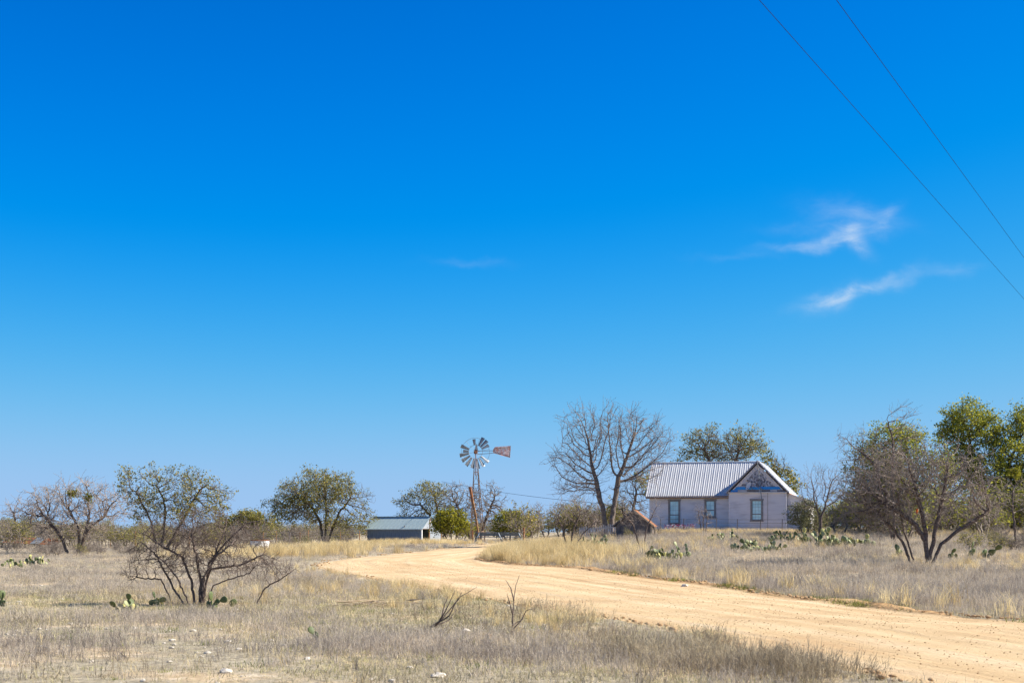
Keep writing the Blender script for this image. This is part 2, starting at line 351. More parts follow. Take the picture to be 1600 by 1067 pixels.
def mat_road():
    m, nt, b = newmat('road_dirt'); N = nt.nodes.new; L = nt.links.new
    uv = N('ShaderNodeUVMap'); uv.uv_map = 'UVMap'; tc = N('ShaderNodeTexCoord')
    def nz(src, s, d=6, r=0.6, st=None, rot=0):
        n = N('ShaderNodeTexNoise'); n.inputs['Scale'].default_value = s; n.inputs['Detail'].default_value = d; n.inputs['Roughness'].default_value = r
        if st:
            mp = N('ShaderNodeMapping'); mp.inputs['Scale'].default_value = st; L(src, mp.inputs[0]); src = mp.outputs[0]
        L(src, n.inputs['Vector']); return n.outputs[0]
    def ramp(src, stops):
        cr = N('ShaderNodeValToRGB'); e = cr.color_ramp.elements
        while len(e) < len(stops): e.new(0.5)
        for k, (p, c) in enumerate(stops): e[k].position = p; e[k].color = (*c, 1)
        L(src, cr.inputs[0]); return cr.outputs[0]
    streak = ramp(nz(uv.outputs[0], 1.0, 6, 0.55, (1.5, 0.055, 1)), [(0.30, (0.54, 0.375, 0.20)), (0.5, (0.635, 0.47, 0.265)), (0.68, (0.71, 0.555, 0.345))])
    fine = ramp(nz(tc.outputs['Object'], 9.0, 8, 0.75), [(0.28, (0.60, 0.56, 0.52)), (0.42, (1, 1, 1)), (0.62, (1, 1, 1)), (0.75, (1.12, 1.12, 1.12))])
    mu = N('ShaderNodeMix'); mu.data_type = 'RGBA'; mu.blend_type = 'MULTIPLY'; mu.inputs[0].default_value = 0.8
    L(streak, mu.inputs[6]); L(fine, mu.inputs[7])
    big = ramp(nz(tc.outputs['Object'], 0.35, 5, 0.6), [(0.35, (0.90, 0.84, 0.80)), (0.6, (1.03, 1.03, 1.03))])
    m2 = N('ShaderNodeMix'); m2.data_type = 'RGBA'; m2.blend_type = 'MULTIPLY'; m2.inputs[0].default_value = 1.0
    L(mu.outputs[2], m2.inputs[6]); L(big, m2.inputs[7])
    at = N('ShaderNodeAttribute'); at.attribute_name = 'edge'
    loose = ramp(nz(tc.outputs['Object'], 5.0, 8, 0.7), [(0.3, (0.27, 0.15, 0.065)), (0.6, (0.50, 0.32, 0.155))])
    m3 = N('ShaderNodeMix'); m3.data_type = 'RGBA'; L(at.outputs['Fac'], m3.inputs[0]); L(m2.outputs[2], m3.inputs[6]); L(loose, m3.inputs[7]); m2 = m3
    L(m2.outputs[2], b.inputs['Base Color']); b.inputs['Roughness'].default_value = 0.95; b.inputs['Specular IOR Level'].default_value = 0.1
    bp = N('ShaderNodeBump'); bp.inputs['Distance'].default_value = 0.035; L(nz(tc.outputs['Object'], 11, 7, 0.75), bp.inputs['Height'])
    b2 = N('ShaderNodeBump'); b2.inputs['Distance'].default_value = 0.05; L(nz(uv.outputs[0], 1.0, 5, 0.5, (3.2, 0.11, 1)), b2.inputs['Height']); L(bp.outputs[0], b2.inputs['Normal'])
    L(b2.outputs[0], b.inputs['Normal'])
    return m

# ------------------------------------------------------------------ ground and road
def build_ground():
    xs = np.r_[-3000, -1500, -700, -350, -200, -130, -95, -75, np.arange(-60, 60.1, 0.5), 75, 95, 130, 200, 350, 700, 1500, 3000]
    ys = np.r_[-400, -150, -60, -25, np.arange(-10, 150.1, 0.5), 160, 175, 200, 240, 300, 400, 600, 1000, 2000, 4000]
    X, Y = np.meshgrid(xs, ys)
    Z = ground(X, Y)
    a, d = road_coord(X, Y); d = d.reshape(X.shape)
    Z = Z - 0.10 * (1 - sstep(-0.9, 0.05, d)) * (np.abs(Y) < 170)
    V = np.stack([X.ravel(), Y.ravel(), Z.ravel()], 1); ny, nx = X.shape
    i = np.arange(ny - 1)[:, None] * nx + np.arange(nx - 1)[None, :]; i = i.ravel()
    me = fast_mesh('ground', V, quads=np.stack([i, i + 1, i + nx + 1, i + nx], 1), smooth=True)
    link('ground', me, mat_ground(), kind='structure', label='dry pasture ground with thatch, bare dirt patches and limestone bits')
    # road strip
    na = 61; t = np.linspace(-1.06, 1.06, na)
    W = HW[:, None] * t[None, :]
    X = CL[:, 0:1] + CN[:, 0:1] * W; Y = CL[:, 1:2] + CN[:, 1:2] * W
    s = np.r_[0, np.cumsum(np.linalg.norm(np.diff(CL, axis=0), axis=1))][:, None] + 0 * W
    rut = sum(-0.015 * np.exp(-((t - c) / 0.075) ** 2) for c in (-0.52, -0.12, 0.28, 0.66))
    Z = ground(X, Y) - 0.02 + 0.05 * (1 - t ** 2)[None, :] + rut[None, :] * (1 + 0.5 * wav(s, W, 0.3)) + 0.010 * wav(W * 3.0, s * 0.5, 1.0)
    # graded windrow of loose earth along the far edge
    berm = np.exp(-((t - 0.985) / 0.030) ** 2)[None, :]
    Z = Z + berm * (0.055 + 0.05 * wav(s, W * 0, 0.7) + 0.03 * wav(s * 5.1, W * 6, 1.0)) * (s < 135)
    Z = Z - 0.16 * sstep(1.0, 1.06, np.abs(t))[None, :]
    V = np.stack([X.ravel(), Y.ravel(), Z.ravel()], 1)
    i = (np.arange(NR - 1)[:, None] * na + np.arange(na - 1)[None, :]).ravel()
    q = np.stack([i, i + 1, i + na + 1, i + na], 1)
    me = fast_mesh('dirt_road', V, quads=q, smooth=True)
    uvl = me.uv_layers.new(name='UVMap'); li = np.zeros(len(me.loops), np.int32); me.loops.foreach_get('vertex_index', li)
    uvl.data.foreach_set('uv', np.stack([W.ravel()[li], s.ravel()[li]], 1).astype(np.float32).ravel())
    ea = me.attributes.new('edge', 'FLOAT', 'POINT'); ea.data.foreach_set('value', (np.clip(sstep(0.88, 0.97, t)[None, :] + 0 * W + 0.25 * wav(s * 2, W * 3, 1.0) * sstep(0.80, 0.95, t)[None, :], 0, 1)).astype(np.float32).ravel())
    link('dirt_road', me, mat_road(), kind='structure', label='pale orange graded dirt road curving to the left and away')
build_ground()

# ------------------------------------------------------------------ branching: space colonisation
UP = np.array([0, 0, 1.0])
def norm(a): return a / np.maximum(np.linalg.norm(a, axis=-1, keepdims=True), 1e-9)
def colonize(rs, chains, att, step, kill, infl=1e9, jit=0.25, trop=0.0, iters=90, kids=3):
    pos = []; par = []; trunk = []
    for ch in chains:
        prev = -1
        for k, p in enumerate(ch):
            if k == 0 and len(ch) > 1 and isinstance(p, int): prev = p; continue
            p = np.asarray(p, float)
            if prev >= 0:
                a = pos[prev]; n = max(1, int(round(np.linalg.norm(p - a) / step)))
                for j in range(1, n + 1):
                    w = (rs.normal(size=3) * step * 0.10) if j < n else 0
                    pos.append(a + (p - a) * j / n + w); par.append(prev); trunk.append(True); prev = len(pos) - 1
            else:
                pos.append(p); par.append(-1); trunk.append(True); prev = len(pos) - 1
    P = np.array(pos); par = list(par); nk = np.zeros(len(P), int)
    for q in par:
        if q >= 0: nk[q] += 1
    # attractors never grow from the lowest trunk nodes
    low = np.array([1e9 if False else 0.0 for _ in pos])
    D = np.linalg.norm(att[:, None] - P[None], axis=2); ni = D.argmin(1); nd = D[np.arange(len(att)), ni]
    for it in range(iters):
        if not len(att): break
        act = nd < infl
        if not act.any(): break
        src = ni[act]; v = norm(att[act] - P[src])
        S = np.zeros((len(P), 3)); np.add.at(S, src, v)
        g = np.unique(src); g = g[nk[g] < kids]
        if not len(g): break
        d = norm(norm(S[g]) + rs.normal(size=(len(g), 3)) * jit + UP * trop)
        Q = P[g] + d * step
        b = len(P); P = np.vstack([P, Q]); par += list(g); nk = np.r_[nk, np.zeros(len(Q), int)]; nk[g] += 1
        dd = np.linalg.norm(att[:, None] - Q[None], axis=2); j = dd.argmin(1); m = dd[np.arange(len(att)), j]
        better = m < nd; nd = np.where(better, m, nd); ni = np.where(better, b + j, ni)
        keep = nd > kill; att = att[keep]; nd = nd[keep]; ni = ni[keep]
    T = np.zeros(len(P), bool); T[:len(trunk)] = trunk
    return P, np.array(par, int), T
def add_twigs(rs, P, par, T, n, length, spread=0.8, up=0.15, sel=None, nseg=2):
    idx = np.where(~T)[0] if sel is None else sel
    if len(idx) == 0: return P, par, T
    idx = rs.choice(idx, size=int(len(idx) * n), replace=True)
    pd = norm(P[idx] - P[par[idx]])
    d = norm(pd + rs.normal(size=pd.shape) * spread + UP * up)
    L = length * rs.uniform(0.4, 1.3, len(idx))[:, None] / nseg
    last = idx; pp = P[idx]
    for k in range(nseg):
        d = norm(d + rs.normal(size=d.shape) * 0.28)
        pp = pp + d * L; b = len(P); P = np.vstack([P, pp]); par = np.r_[par, last]; T = np.r_[T, np.zeros(len(pp), bool)]; last = np.arange(b, b + len(pp))
    return P, par, T
def radii(P, par, r0, rb):
    n = len(P); cnt = np.zeros(n); has = np.zeros(n, bool); has[par[par >= 0]] = True
    cnt[~has] = 1
    order = range(n - 1, -1, -1)
    for i in order:
        if par[i] >= 0: cnt[par[i]] += cnt[i]
    mx = max(cnt.max(), 2); e = math.log(mx) / math.log(rb / r0)
    return r0 * cnt ** (1 / e), cnt
def tube_mesh(name, P, par, rad, cnt, sel, sides):
    """tapered tubes for the edges child->parent with sel[child]"""
    ch = np.where((par >= 0) & sel)[0]
    if not len(ch): return None
    pa = par[ch]
    best = np.full(len(P), -1.0); np.maximum.at(best, pa, cnt[ch] + ch * 1e-7)
    main = (cnt[ch] + ch * 1e-7) >= best[pa] - 1e-12
    t = norm(P[ch] - P[pa]); tp = np.where((par[pa] >= 0)[:, None], norm(P[pa] - P[np.maximum(par[pa], 0)]), t)
    ts = np.where(main[:, None], norm(t + tp), t)       # ring direction at the start
    def ring(c, t, r):
        ref = np.array([0.31, 0.92, 0.23]); a = norm(np.cross(t, ref)); b = np.cross(t, a)
        an = np.arange(sides) * 2 * math.pi / sides
        return c[:, None] + (a[:, None] * np.cos(an)[None, :, None] + b[:, None] * np.sin(an)[None, :, None]) * r[:, None, None]
    rs_ = np.where(main, rad[pa], np.minimum(rad[pa], rad[ch] * 1.15))
    A = ring(P[pa], ts, rs_); B = ring(P[ch], t, rad[ch])
    n = len(ch); V = np.concatenate([A, B], 1).reshape(-1, 3)
    k = np.arange(sides); k2 = (k + 1) % sides
    q = np.stack([k, k2, sides + k2, sides + k], 1)[None] + (np.arange(n) * 2 * sides)[:, None, None]
    return fast_mesh(name, V, quads=q.reshape(-1, 4), smooth=True)
def leaf_arrays(rs, C, size, spread, k, flat=0.5):
    """k leaf quads round each centre"""
    c = np.repeat(C, k, 0) + rs.normal(size=(len(C) * k, 3)) * spread * np.array([1, 1, 0.7])
    n = norm(rs.normal(size=c.shape) + UP * flat); a = norm(np.cross(n, rs.normal(size=c.shape))); b = np.cross(n, a)
    s = size * rs.uniform(0.6, 1.35, len(c))[:, None]
    V = np.stack([c - a * s, c - b * s * 0.5 + a * s * 0.1, c + a * s, c + b * s * 0.5 + a * s * 0.1], 1).reshape(-1, 3)
    return V, (np.arange(len(c) * 4).reshape(-1, 4))
def clumpy(rs, P, f, thr):
    s = 0
    for _ in range(6):
        w = rs.normal(size=3) * f; s = s + np.sin(P @ w + rs.uniform(0, 6.28))
    return s / 2.4 > thr
def sample_env(rs, ells, n, shell=0.5):
    vol = np.array([e[1][0] * e[1][1] * e[1][2] for e in ells]); out = []
    for e, m in zip(ells, rs.multinomial(n, vol / vol.sum())):
        d = norm(rs.normal(size=(m, 3))); r = rs.uniform(0, 1, m) ** shell
        out.append(np.array(e[0]) + d * r[:, None] * np.array(e[1]))
    return np.vstack(out)

def tree(name, label, cat, bx, D, crown, trunks, natt=450, step=0.25, kill=0.3, r0=0.006, rb=0.14, tw=((2, 0.4),), leaf=None, bark='bark_mesquite', twig='twig_mesquite',
         seed=1, group=None, jit=0.3, trop=0.0, thick=0.85, shell=0.45, mistletoe=(), leafmat='leaf_oak', iters=80, minz=0.25, zbase=None, spread=0.8):
    rs = np.random.RandomState(seed)
    base = G3(bx, D)
    def loc(px, py, dy=0.0):
        return np.array([wx(px, D) - base.x, dy, EYE + (HY - py) / F * D - base.z])
    k = D / F
    ells = []
    for c in crown:
        cx, cy, rx, ry = c[:4]; dy = c[4] if len(c) > 4 else 0.0
        ells.append((loc(cx, cy, dy), (rx * k, rx * k * thick, ry * k)))
    att = sample_env(rs, ells, natt, shell); att = att[att[:, 2] > minz]
    chains = []
    for t in trunks:
        ch = []
        for j, q in enumerate(t):
            p = loc(*q)
            if j == 0: p[2] = gz(base.x + p[0], D + p[1]) - base.z - 0.12
            ch.append(p)
        chains.append(ch)
    P, par, T = colonize(rs, chains, att, step, kill, jit=jit, trop=trop, iters=iters)
    nb = len(P)
    for n, l in tw: P, par, T = add_twigs(rs, P, par, T, n, l, spread=spread)
    P[:, 2] = np.maximum(P[:, 2], -0.15)
    rad, cnt = radii(P, par, r0, rb)
    o = empty(name, base, label=label, cat=cat, group=group)
    thr = max(rb * 0.30, r0 * 2.5); big = rad > thr
    root = np.arange(len(P))
    for i in range(len(P)):
        if par[i] >= 0: root[i] = root[par[i]]
    for r in np.unique(root[big]):
        me = tube_mesh('trunk', P, par, rad, cnt, big & (root == r), 7)
        if me: link('trunk', me, M[bark], o)
    me = tube_mesh('branches', P, par, rad, cnt, ~big, 3)
    if me: link('branches', me, M[twig], o, kind='stuff')
    if leaf:
        size, spr, kk, frac, cf, cthr = leaf
        has = np.zeros(len(P), bool); has[par[par >= 0]] = True
        tips = np.where(~has & ~T)[0]
        tips = tips[clumpy(rs, P[tips], cf, cthr)]
        tips = tips[rs.uniform(size=len(tips)) < frac]
        if len(tips):
            V, q = leaf_arrays(rs, P[tips], size, spr, kk)
            link('foliage', fast_mesh('foliage', V, quads=q), M[leafmat], o, kind='stuff')
    for (mx_, my_, mr) in mistletoe:
        c = loc(mx_, my_); n = 26
        C = c + rs.normal(size=(n, 3)) * mr * k * 0.42
        V, q = leaf_arrays(rs, C, 0.07, 0.10, 14)
        link('mistletoe', fast_mesh('mistletoe', V, quads=q), M['leaf_mistletoe'], o, kind='stuff', label='yellow-green mistletoe clump in the bare branches')
    return o

OAK = dict(bark='bark_oak', twig='twig_oak', jit=0.36, step=0.30, kill=0.36, r0=0.010, rb=0.15, shell=0.38)
# big bare tree left of the house
tree('bare_tree', 'tall bare two-trunked tree left of the farmhouse', 'tree', 950, 106,
     [(905, 665, 32, 36), (895, 720, 40, 32), (950, 690, 40, 55), (985, 672, 36, 40), (1018, 690, 40, 42), (1000, 730, 42, 30), (910, 760, 45, 18)],
     [[(948, 830), (943, 802), (936, 772), (930, 745)], [(954, 830), (958, 800), (963, 770), (966, 745)]],
     natt=2500, step=0.27, kill=0.32, r0=0.0085, rb=0.195, tw=((0.9, 0.9), (0.4, 0.5)), bark='bark_pecan', twig='twig_pecan', seed=11, jit=0.10, trop=0.06, shell=0.5, spread=0.5)
# near mesquite on the left
tree('mesquite_shrub', 'small bare spreading mesquite standing nearest, in the left foreground', 'shrub', 312, 33.5,
     [(240, 872, 48, 24), (310, 825, 56, 34), (385, 840, 46, 26), (395, 880, 56, 16), (262, 838, 44, 30), (350, 860, 44, 36), (300, 870, 60, 35), (210, 895, 24, 14), (440, 890, 28, 12)],
     [[(305, 945), (300, 910), (285, 870), (258, 856), (229, 836)], [(294, 943), (273, 922), (260, 897), (241, 863), (219, 846)], [(272, 944, 0.2), (250, 905, 0.1), (209, 902, 0.2), (188, 912, 0.3)],
      [(311, 945), (314, 907), (307, 870), (299, 836)], [(315, 945), (316, 905), (331, 888), (375, 883), (411, 866)], [(322, 944, -0.1), (336, 914, -0.2), (375, 900, -0.3), (394, 895, -0.3)],
      [(392, 938, 0.3), (411, 919, 0.3), (436, 905, 0.3), (468, 882, 0.3)], [(313, 944, 0.2), (322, 880, 0.3), (350, 846, 0.3), (382, 817, 0.3), (408, 812, 0.3)], [(308, 944, 0.2), (330, 870, 0.3), (345, 830, 0.4), (352, 795, 0.4)],
      [(318, 944, -0.2), (325, 900, -0.4), (345, 868, -0.5), (368, 850, -0.5)], [(303, 944, -0.2), (285, 905, -0.4), (268, 880, -0.5), (255, 868, -0.5)]],
     natt=1700, step=0.075, kill=0.095, r0=0.0028, rb=0.032, tw=((0.9, 0.28), (0.5, 0.14)), twig='bark_mesquite', seed=3, jit=0.24, thick=0.9, shell=0.5, minz=0.3)
# right mesquite
tree('mesquite_tree', 'dark-trunked bare mesquite in the field right of the house', 'tree', 1450, 60,
     [(1370, 770, 66, 52), (1440, 750, 70, 60), (1510, 765, 62, 50), (1400, 730, 60, 42), (1480, 730, 66, 42), (1330, 800, 36, 30), (1545, 790, 36, 26)],
     [[(1450, 880), (1454, 862), (1458, 850), (1464, 815), (1470, 790), (1474, 770)], [(1452, 866), (1446, 845), (1432, 820), (1405, 800), (1380, 785)],
      [(1455, 862), (1470, 850), (1495, 830), (1525, 812), (1545, 796)], [(1449, 862), (1446, 830), (1440, 800), (1432, 770)]],
     natt=2000, step=0.15, kill=0.20, r0=0.0062, rb=0.098, tw=((1.0, 0.45), (0.4, 0.25)), seed=5, jit=0.22, thick=0.9, shell=0.5)
tree('mesquite_shrub', 'thin bare leaning stems just left of the dark-trunked mesquite', 'shrub', 1428, 60.5,
     [(1380, 800, 45, 40), (1345, 770, 40, 36), (1410, 780, 30, 40)],
     [[(1424, 878), (1412, 850), (1398, 828), (1380, 812)], [(1431, 879), (1420, 852), (1412, 830), (1408, 805)]],
     natt=700, step=0.15, kill=0.20, r0=0.006, rb=0.06, tw=((1.4, 0.4), (0.6, 0.25)), seed=6, jit=0.22)
# left mesquite with mistletoe
tree('mesquite_tree', 'wide bare mesquite holding two mistletoe clumps, left side of the field', 'tree', 118, 98,
     [(75, 785, 50, 30), (120, 780, 50, 36), (165, 790, 46, 34), (50, 805, 34, 20), (110, 820, 60, 26)],
     [[(121, 865), (124, 845), (122, 825), (110, 800)], [(123, 865), (130, 840), (145, 820), (165, 805)], [(106, 866), (98, 843), (86, 826), (68, 806)], [(124, 866), (134, 828), (140, 800)]],
     natt=1600, step=0.22, kill=0.28, r0=0.009, rb=0.11, tw=((1.0, 0.6), (0.5, 0.35)), seed=8, mistletoe=((113, 770, 7), (139, 778, 7)), jit=0.25, trop=0.08)
tree('bare_tree', 'small bare tree at the far left edge behind the fallen roof', 'tree', 22, 150,
     [(22, 797, 24, 16), (50, 800, 24, 14)], [[(24, 835), (23, 815), (22, 806)], [(46, 835), (48, 812)]],
     natt=260, step=0.35, kill=0.42, r0=0.009, rb=0.12, tw=((2, 0.7),), seed=9)
# oaks
tree('oak_tree', 'sparse-leaved dark oak behind the near bare mesquite', 'tree', 250, 118,
     [(205, 752, 24, 24), (240, 745, 26, 20), (290, 768, 44, 36), (335, 780, 32, 30), (235, 790, 44, 28), (300, 800, 50, 18)],
     [[(246, 845), (236, 815), (224, 790), (212, 768)], [(252, 845), (258, 810), (256, 780), (244, 758)], [(258, 845), (285, 815), (300, 785), (312, 765)]],
     natt=1100, tw=((1.8, 0.55),), leaf=(0.095, 0.18, 6, 0.95, 1.3, -0.1), seed=21, **{**OAK, 'rb': 0.11})
tree('oak_tree', 'broad domed live oak rising behind the wire fence and white tank', 'tree', 505, 152,
     [(500, 765, 62, 34), (455, 790, 44, 26), (550, 785, 38, 32), (480, 800, 60, 20), (545, 812, 42, 16)],
     [[(505, 838), (500, 815), (490, 795), (470, 778)], [(507, 838), (510, 805), (508, 770)], [(510, 838), (530, 800), (548, 778)]],
     natt=1500, tw=((2.0, 0.6),), leaf=(0.10, 0.2, 6, 0.9, 1.1, -0.15), seed=22, **OAK)
tree('oak_tree', 'half-bare oak standing behind the metal shed roof', 'tree', 672, 160,
     [(668, 772, 30, 20), (640, 785, 22, 14), (690, 790, 30, 24), (650, 806, 30, 14)],
     [[(678, 840), (672, 805), (656, 788)], [(680, 840), (684, 800), (680, 776)]],
     natt=800, tw=((1.8, 0.6),), leaf=(0.10, 0.18, 6, 0.9, 1.2, -0.05), seed=23, **OAK)
tree('bare_tree', 'gnarled leafless oak behind the windmill tower', 'tree', 745, 158,
     [(720, 778, 34, 28), (765, 780, 30, 30), (745, 800, 50, 26), (785, 810, 24, 16)],
     [[(735, 842), (724, 810), (712, 785)], [(750, 842), (760, 808), (772, 780)], [(744, 842), (744, 810), (738, 785)]],
     natt=1100, tw=((1.5, 0.55),), seed=24, **{**OAK, 'twig': 'twig_grey', 'r0': 0.016})
tree('live_oak', 'live oak crown rising behind the farmhouse ridge', 'tree', 1128, 134,
     [(1102, 690, 34, 22), (1160, 690, 36, 24), (1130, 708, 50, 18), (1068, 712, 18, 10), (1192, 700, 16, 16)],
     [[(1122, 825), (1120, 770), (1112, 725), (1102, 705)], [(1130, 825), (1142, 760), (1152, 712)]],
     natt=1100, tw=((1.8, 0.6),), leaf=(0.095, 0.18, 7, 0.95, 1.2, -0.1), seed=25, **OAK)
tree('live_oak', 'live oak showing behind the white slope of the gable roof', 'tree', 1218, 130,
     [(1216, 730, 20, 20), (1232, 755, 18, 16), (1200, 720, 14, 12)],
     [[(1225, 825), (1222, 780), (1216, 745)]],
     natt=300, tw=((2.2, 0.55),), leaf=(0.12, 0.18, 7, 0.9, 1.2, -0.2), seed=26, **OAK)
tree('live_oak', 'dark live oak half hidden between bare tree and house end', 'tree', 990, 124,
     [(995, 760, 26, 18), (975, 775, 26, 16), (1002, 790, 24, 20), (960, 800, 24, 14)],
     [[(988, 832), (990, 795), (994, 772)], [(985, 832), (972, 795)]],
     natt=420, tw=((2.2, 0.55),), leaf=(0.12, 0.18, 6, 0.8, 0.7, -0.35), seed=27, **OAK)
tree('live_oak', 'round dense live oak behind the bare mesquite', 'tree', 1398, 96,
     [(1400, 705, 62, 46), (1365, 735, 46, 42), (1440, 730, 54, 44), (1400, 765, 70, 36)],
     [[(1396, 830), (1392, 785), (1385, 745)], [(1402, 830), (1412, 785), (1425, 745)]],
     natt=900, tw=((2.6, 0.5),), leaf=(0.085, 0.2, 13, 0.9, 0.8, -0.5), leafmat='leaf_oak_green', seed=28, **OAK)
tree('live_oak', 'tall bright green live oak at the right edge', 'tree', 1545, 108,
     [(1515, 665, 50, 38), (1560, 700, 52, 44), (1530, 730, 60, 36), (1595, 660, 32, 28), (1620, 720, 44, 46), (1570, 760, 60, 30), (1500, 690, 34, 30)],
     [[(1540, 830), (1536, 780), (1525, 730), (1515, 695)], [(1550, 830), (1566, 770), (1580, 715)]],
     natt=1300, tw=((2.6, 0.5),), leaf=(0.095, 0.2, 13, 0.9, 0.8, -0.42), leafmat='leaf_oak_green', seed=29, **OAK)
tree('bare_tree', 'bare tree whose thin top rises above the round live oak', 'tree', 1398, 84,
     [(1410, 660, 30, 30), (1340, 690, 38, 24), (1380, 720, 50, 36), (1330, 720, 30, 16), (1435, 690, 20, 20)],
     [[(1398, 835), (1396, 790), (1394, 740), (1396, 690), (1386, 655)], [(1396, 770), (1370, 730), (1345, 705)]],
     natt=1000, step=0.22, kill=0.27, r0=0.0055, rb=0.085, tw=((1.6, 0.55),), seed=30, jit=0.2)
tree('bare_tree', 'slim bare tree beside the right end of the house', 'tree', 1279, 82,
     [(1275, 755, 26, 32), (1300, 765, 26, 26), (1262, 775, 16, 22), (1310, 745, 18, 18)],
     [[(1279, 832), (1281, 808), (1276, 792)], [(1281, 832), (1283, 808), (1290, 790)]],
     natt=900, step=0.18, kill=0.22, r0=0.005, rb=0.065, tw=((1.6, 0.45),), seed=31, jit=0.18, trop=0.1)
tree('mesquite_shrub', 'small bare mesquite beside prickly pear in front of the big bare tree', 'shrub', 888, 84,
     [(880, 800, 26, 20), (905, 795, 26, 22), (860, 815, 16, 12), (925, 815, 16, 14)],
     [[(887, 848), (880, 828), (872, 812)], [(890, 848), (896, 825), (905, 806)], [(892, 847), (912, 832), (924, 822)]],
     natt=700, step=0.17, kill=0.21, r0=0.005, rb=0.05, tw=((1.6, 0.4),), seed=32, jit=0.3)
tree('mesquite_shrub', 'small bare mesquite leaning in front of the rusty-roofed hut', 'shrub', 1000, 82,
     [(985, 805, 24, 20), (1022, 800, 14, 22), (975, 790, 18, 14), (1025, 785, 10, 12)],
     [[(1000, 842), (990, 822), (978, 805)], [(1004, 842), (1012, 820), (1024, 795)]],
     natt=420, step=0.18, kill=0.24, r0=0.005, rb=0.045, tw=((1.4, 0.4),), seed=33, jit=0.3)
tree('bare_bush', 'twiggy bare bush in front of the middle window', 'shrub', 1098, 101,
     [(1098, 808, 14, 14), (1106, 815, 12, 12), (1090, 795, 7, 14)], [[(1097, 830), (1093, 812)], [(1101, 830), (1105, 812)], [(1099, 830), (1099, 812)]],
     natt=240, step=0.18, kill=0.22, r0=0.006, rb=0.035, tw=((2.4, 0.35),), seed=34)
tree('olive_bush', 'rounded olive-grey bush at the right front corner of the house', 'shrub', 1262, 92,
     [(1264, 808, 32, 26), (1250, 803, 20, 18), (1278, 806, 18, 18)], [[(1255, 836), (1250, 815)], [(1262, 836), (1264, 812)], [(1268, 836), (1276, 815)]],
     natt=420, step=0.18, kill=0.22, r0=0.006, rb=0.04, tw=((3, 0.3),), leaf=(0.055, 0.11, 8, 0.95, 1.0, -0.9), leafmat='leaf_grey', twig='twig_grey', seed=35)
for k, (bx, D, cr, lab, sd, lm) in enumerate((
        (705, 146, [(705, 812, 26, 18), (690, 822, 18, 14), (722, 825, 20, 14)], 'yellow-green juniper bush right beside the metal shed', 41, 'leaf_juniper'),
        (797, 142, [(797, 815, 24, 16), (810, 828, 14, 12), (782, 828, 14, 12)], 'yellow-green juniper bush behind the long table', 42, 'leaf_juniper'),
        (392, 160, [(390, 812, 34, 14), (415, 815, 22, 12), (360, 815, 18, 10)], 'low dark green bush left of the domed live oak', 43, 'leaf_oak'))):
    tree('juniper_bush', lab, 'bush', bx, D, cr, [[(bx, 845), (bx, 828)], [(bx - 6, 845), (bx - 12, 828)], [(bx + 6, 845), (bx + 12, 826)]],
         natt=480, step=0.3, kill=0.3, r0=0.009, rb=0.09, tw=((2.6, 0.45),), leaf=(0.11, 0.17, 8, 0.9, 0.8, -0.7), leafmat=lm, seed=sd, bark='bark_oak', twig='bark_oak')
tree('bare_tree', 'thin bare tree holding one yellow-green clump at the right edge', 'tree', 1587, 80,
     [(1590, 770, 26, 36), (1570, 780, 20, 26)], [[(1587, 815), (1582, 790), (1584, 760)]],
     natt=260, step=0.24, kill=0.34, r0=0.006, rb=0.06, tw=((2, 0.5),), seed=44, mistletoe=((1586, 738, 9),))

# ------------------------------------------------------------------ far thickets (one mass of shrubs nobody could count)
def shrub_arrays(seed, leafy):
    rs = np.random.RandomState(seed)
    att = sample_env(rs, [((0, 0, 0.62), (0.5, 0.5, 0.40)), ((0.1, 0, 0.45), (0.55, 0.5, 0.34))], 130, 0.5); att = att[att[:, 2] > 0.1]
    chains = [[np.array([a * 0.05, b * 0.05, -0.05]), np.array([a * 0.16, b * 0.16, 0.28])] for a, b in ((1, 0.2), (-0.8, 0.5), (0.1, -1))]
    P, par, T = colonize(rs, chains, att, 0.085, 0.10, jit=0.35)
    P, par, T = add_twigs(rs, P, par, T, 2.2, 0.17)
    rad, cnt = radii(P, par, 0.0032, 0.022)
    me = tube_mesh('t', P, par, rad, cnt, np.ones(len(P), bool), 3)
    v = np.zeros(len(me.vertices) * 3, np.float32); me.vertices.foreach_get('co', v)
    f = np.zeros(len(me.loops), np.int32); me.loops.foreach_get('vertex_index', f); bpy.data.meshes.remove(me)
    has = np.zeros(len(P), bool); has[par[par >= 0]] = True; tips = np.where(~has)[0]
    tips = tips[rs.uniform(size=len(tips)) < 0.8]
    lv, lq = leaf_arrays(rs, P[tips], 0.030, 0.045, 3)
    return v.reshape(-1, 3), f.reshape(-1, 4), lv, lq
SHRUBS = [shrub_arrays(100 + i, True) for i in range(4)]
def thicket(name, label, spots, seed, leafprob=0.3, leafmat='leaf_oak'):
    rs = np.random.RandomState(seed); A = []; B = []; C = []; E = []; na = nc = 0
    for (px, D, h, w) in spots:
        v, f, lv, lq = SHRUBS[rs.randint(4)]; an = rs.uniform(0, 6.28); c, s = math.cos(an), math.sin(an)
        m = np.array([[c, -s, 0], [s, c, 0], [0, 0, 1]]) * np.array([[w], [w], [h]])
        b = np.array(G3(px, D))
        A.append(v @ m.T + b); B.append(f + na); na += len(v)
        if rs.uniform() < leafprob: C.append(lv @ m.T + b); E.append(lq + nc); nc += len(lv)
    o = empty(name, G3(spots[0][0], spots[0][1]), label=label, kind='stuff'); off = np.array(o.location)
    link('branches', fast_mesh('branches', np.vstack(A) - off, quads=np.vstack(B)), M['twig_grey'], o, kind='stuff')
    if C: link('foliage', fast_mesh('foliage', np.vstack(C) - off, quads=np.vstack(E)), M[leafmat], o, kind='stuff')
rs = np.random.RandomState(77)
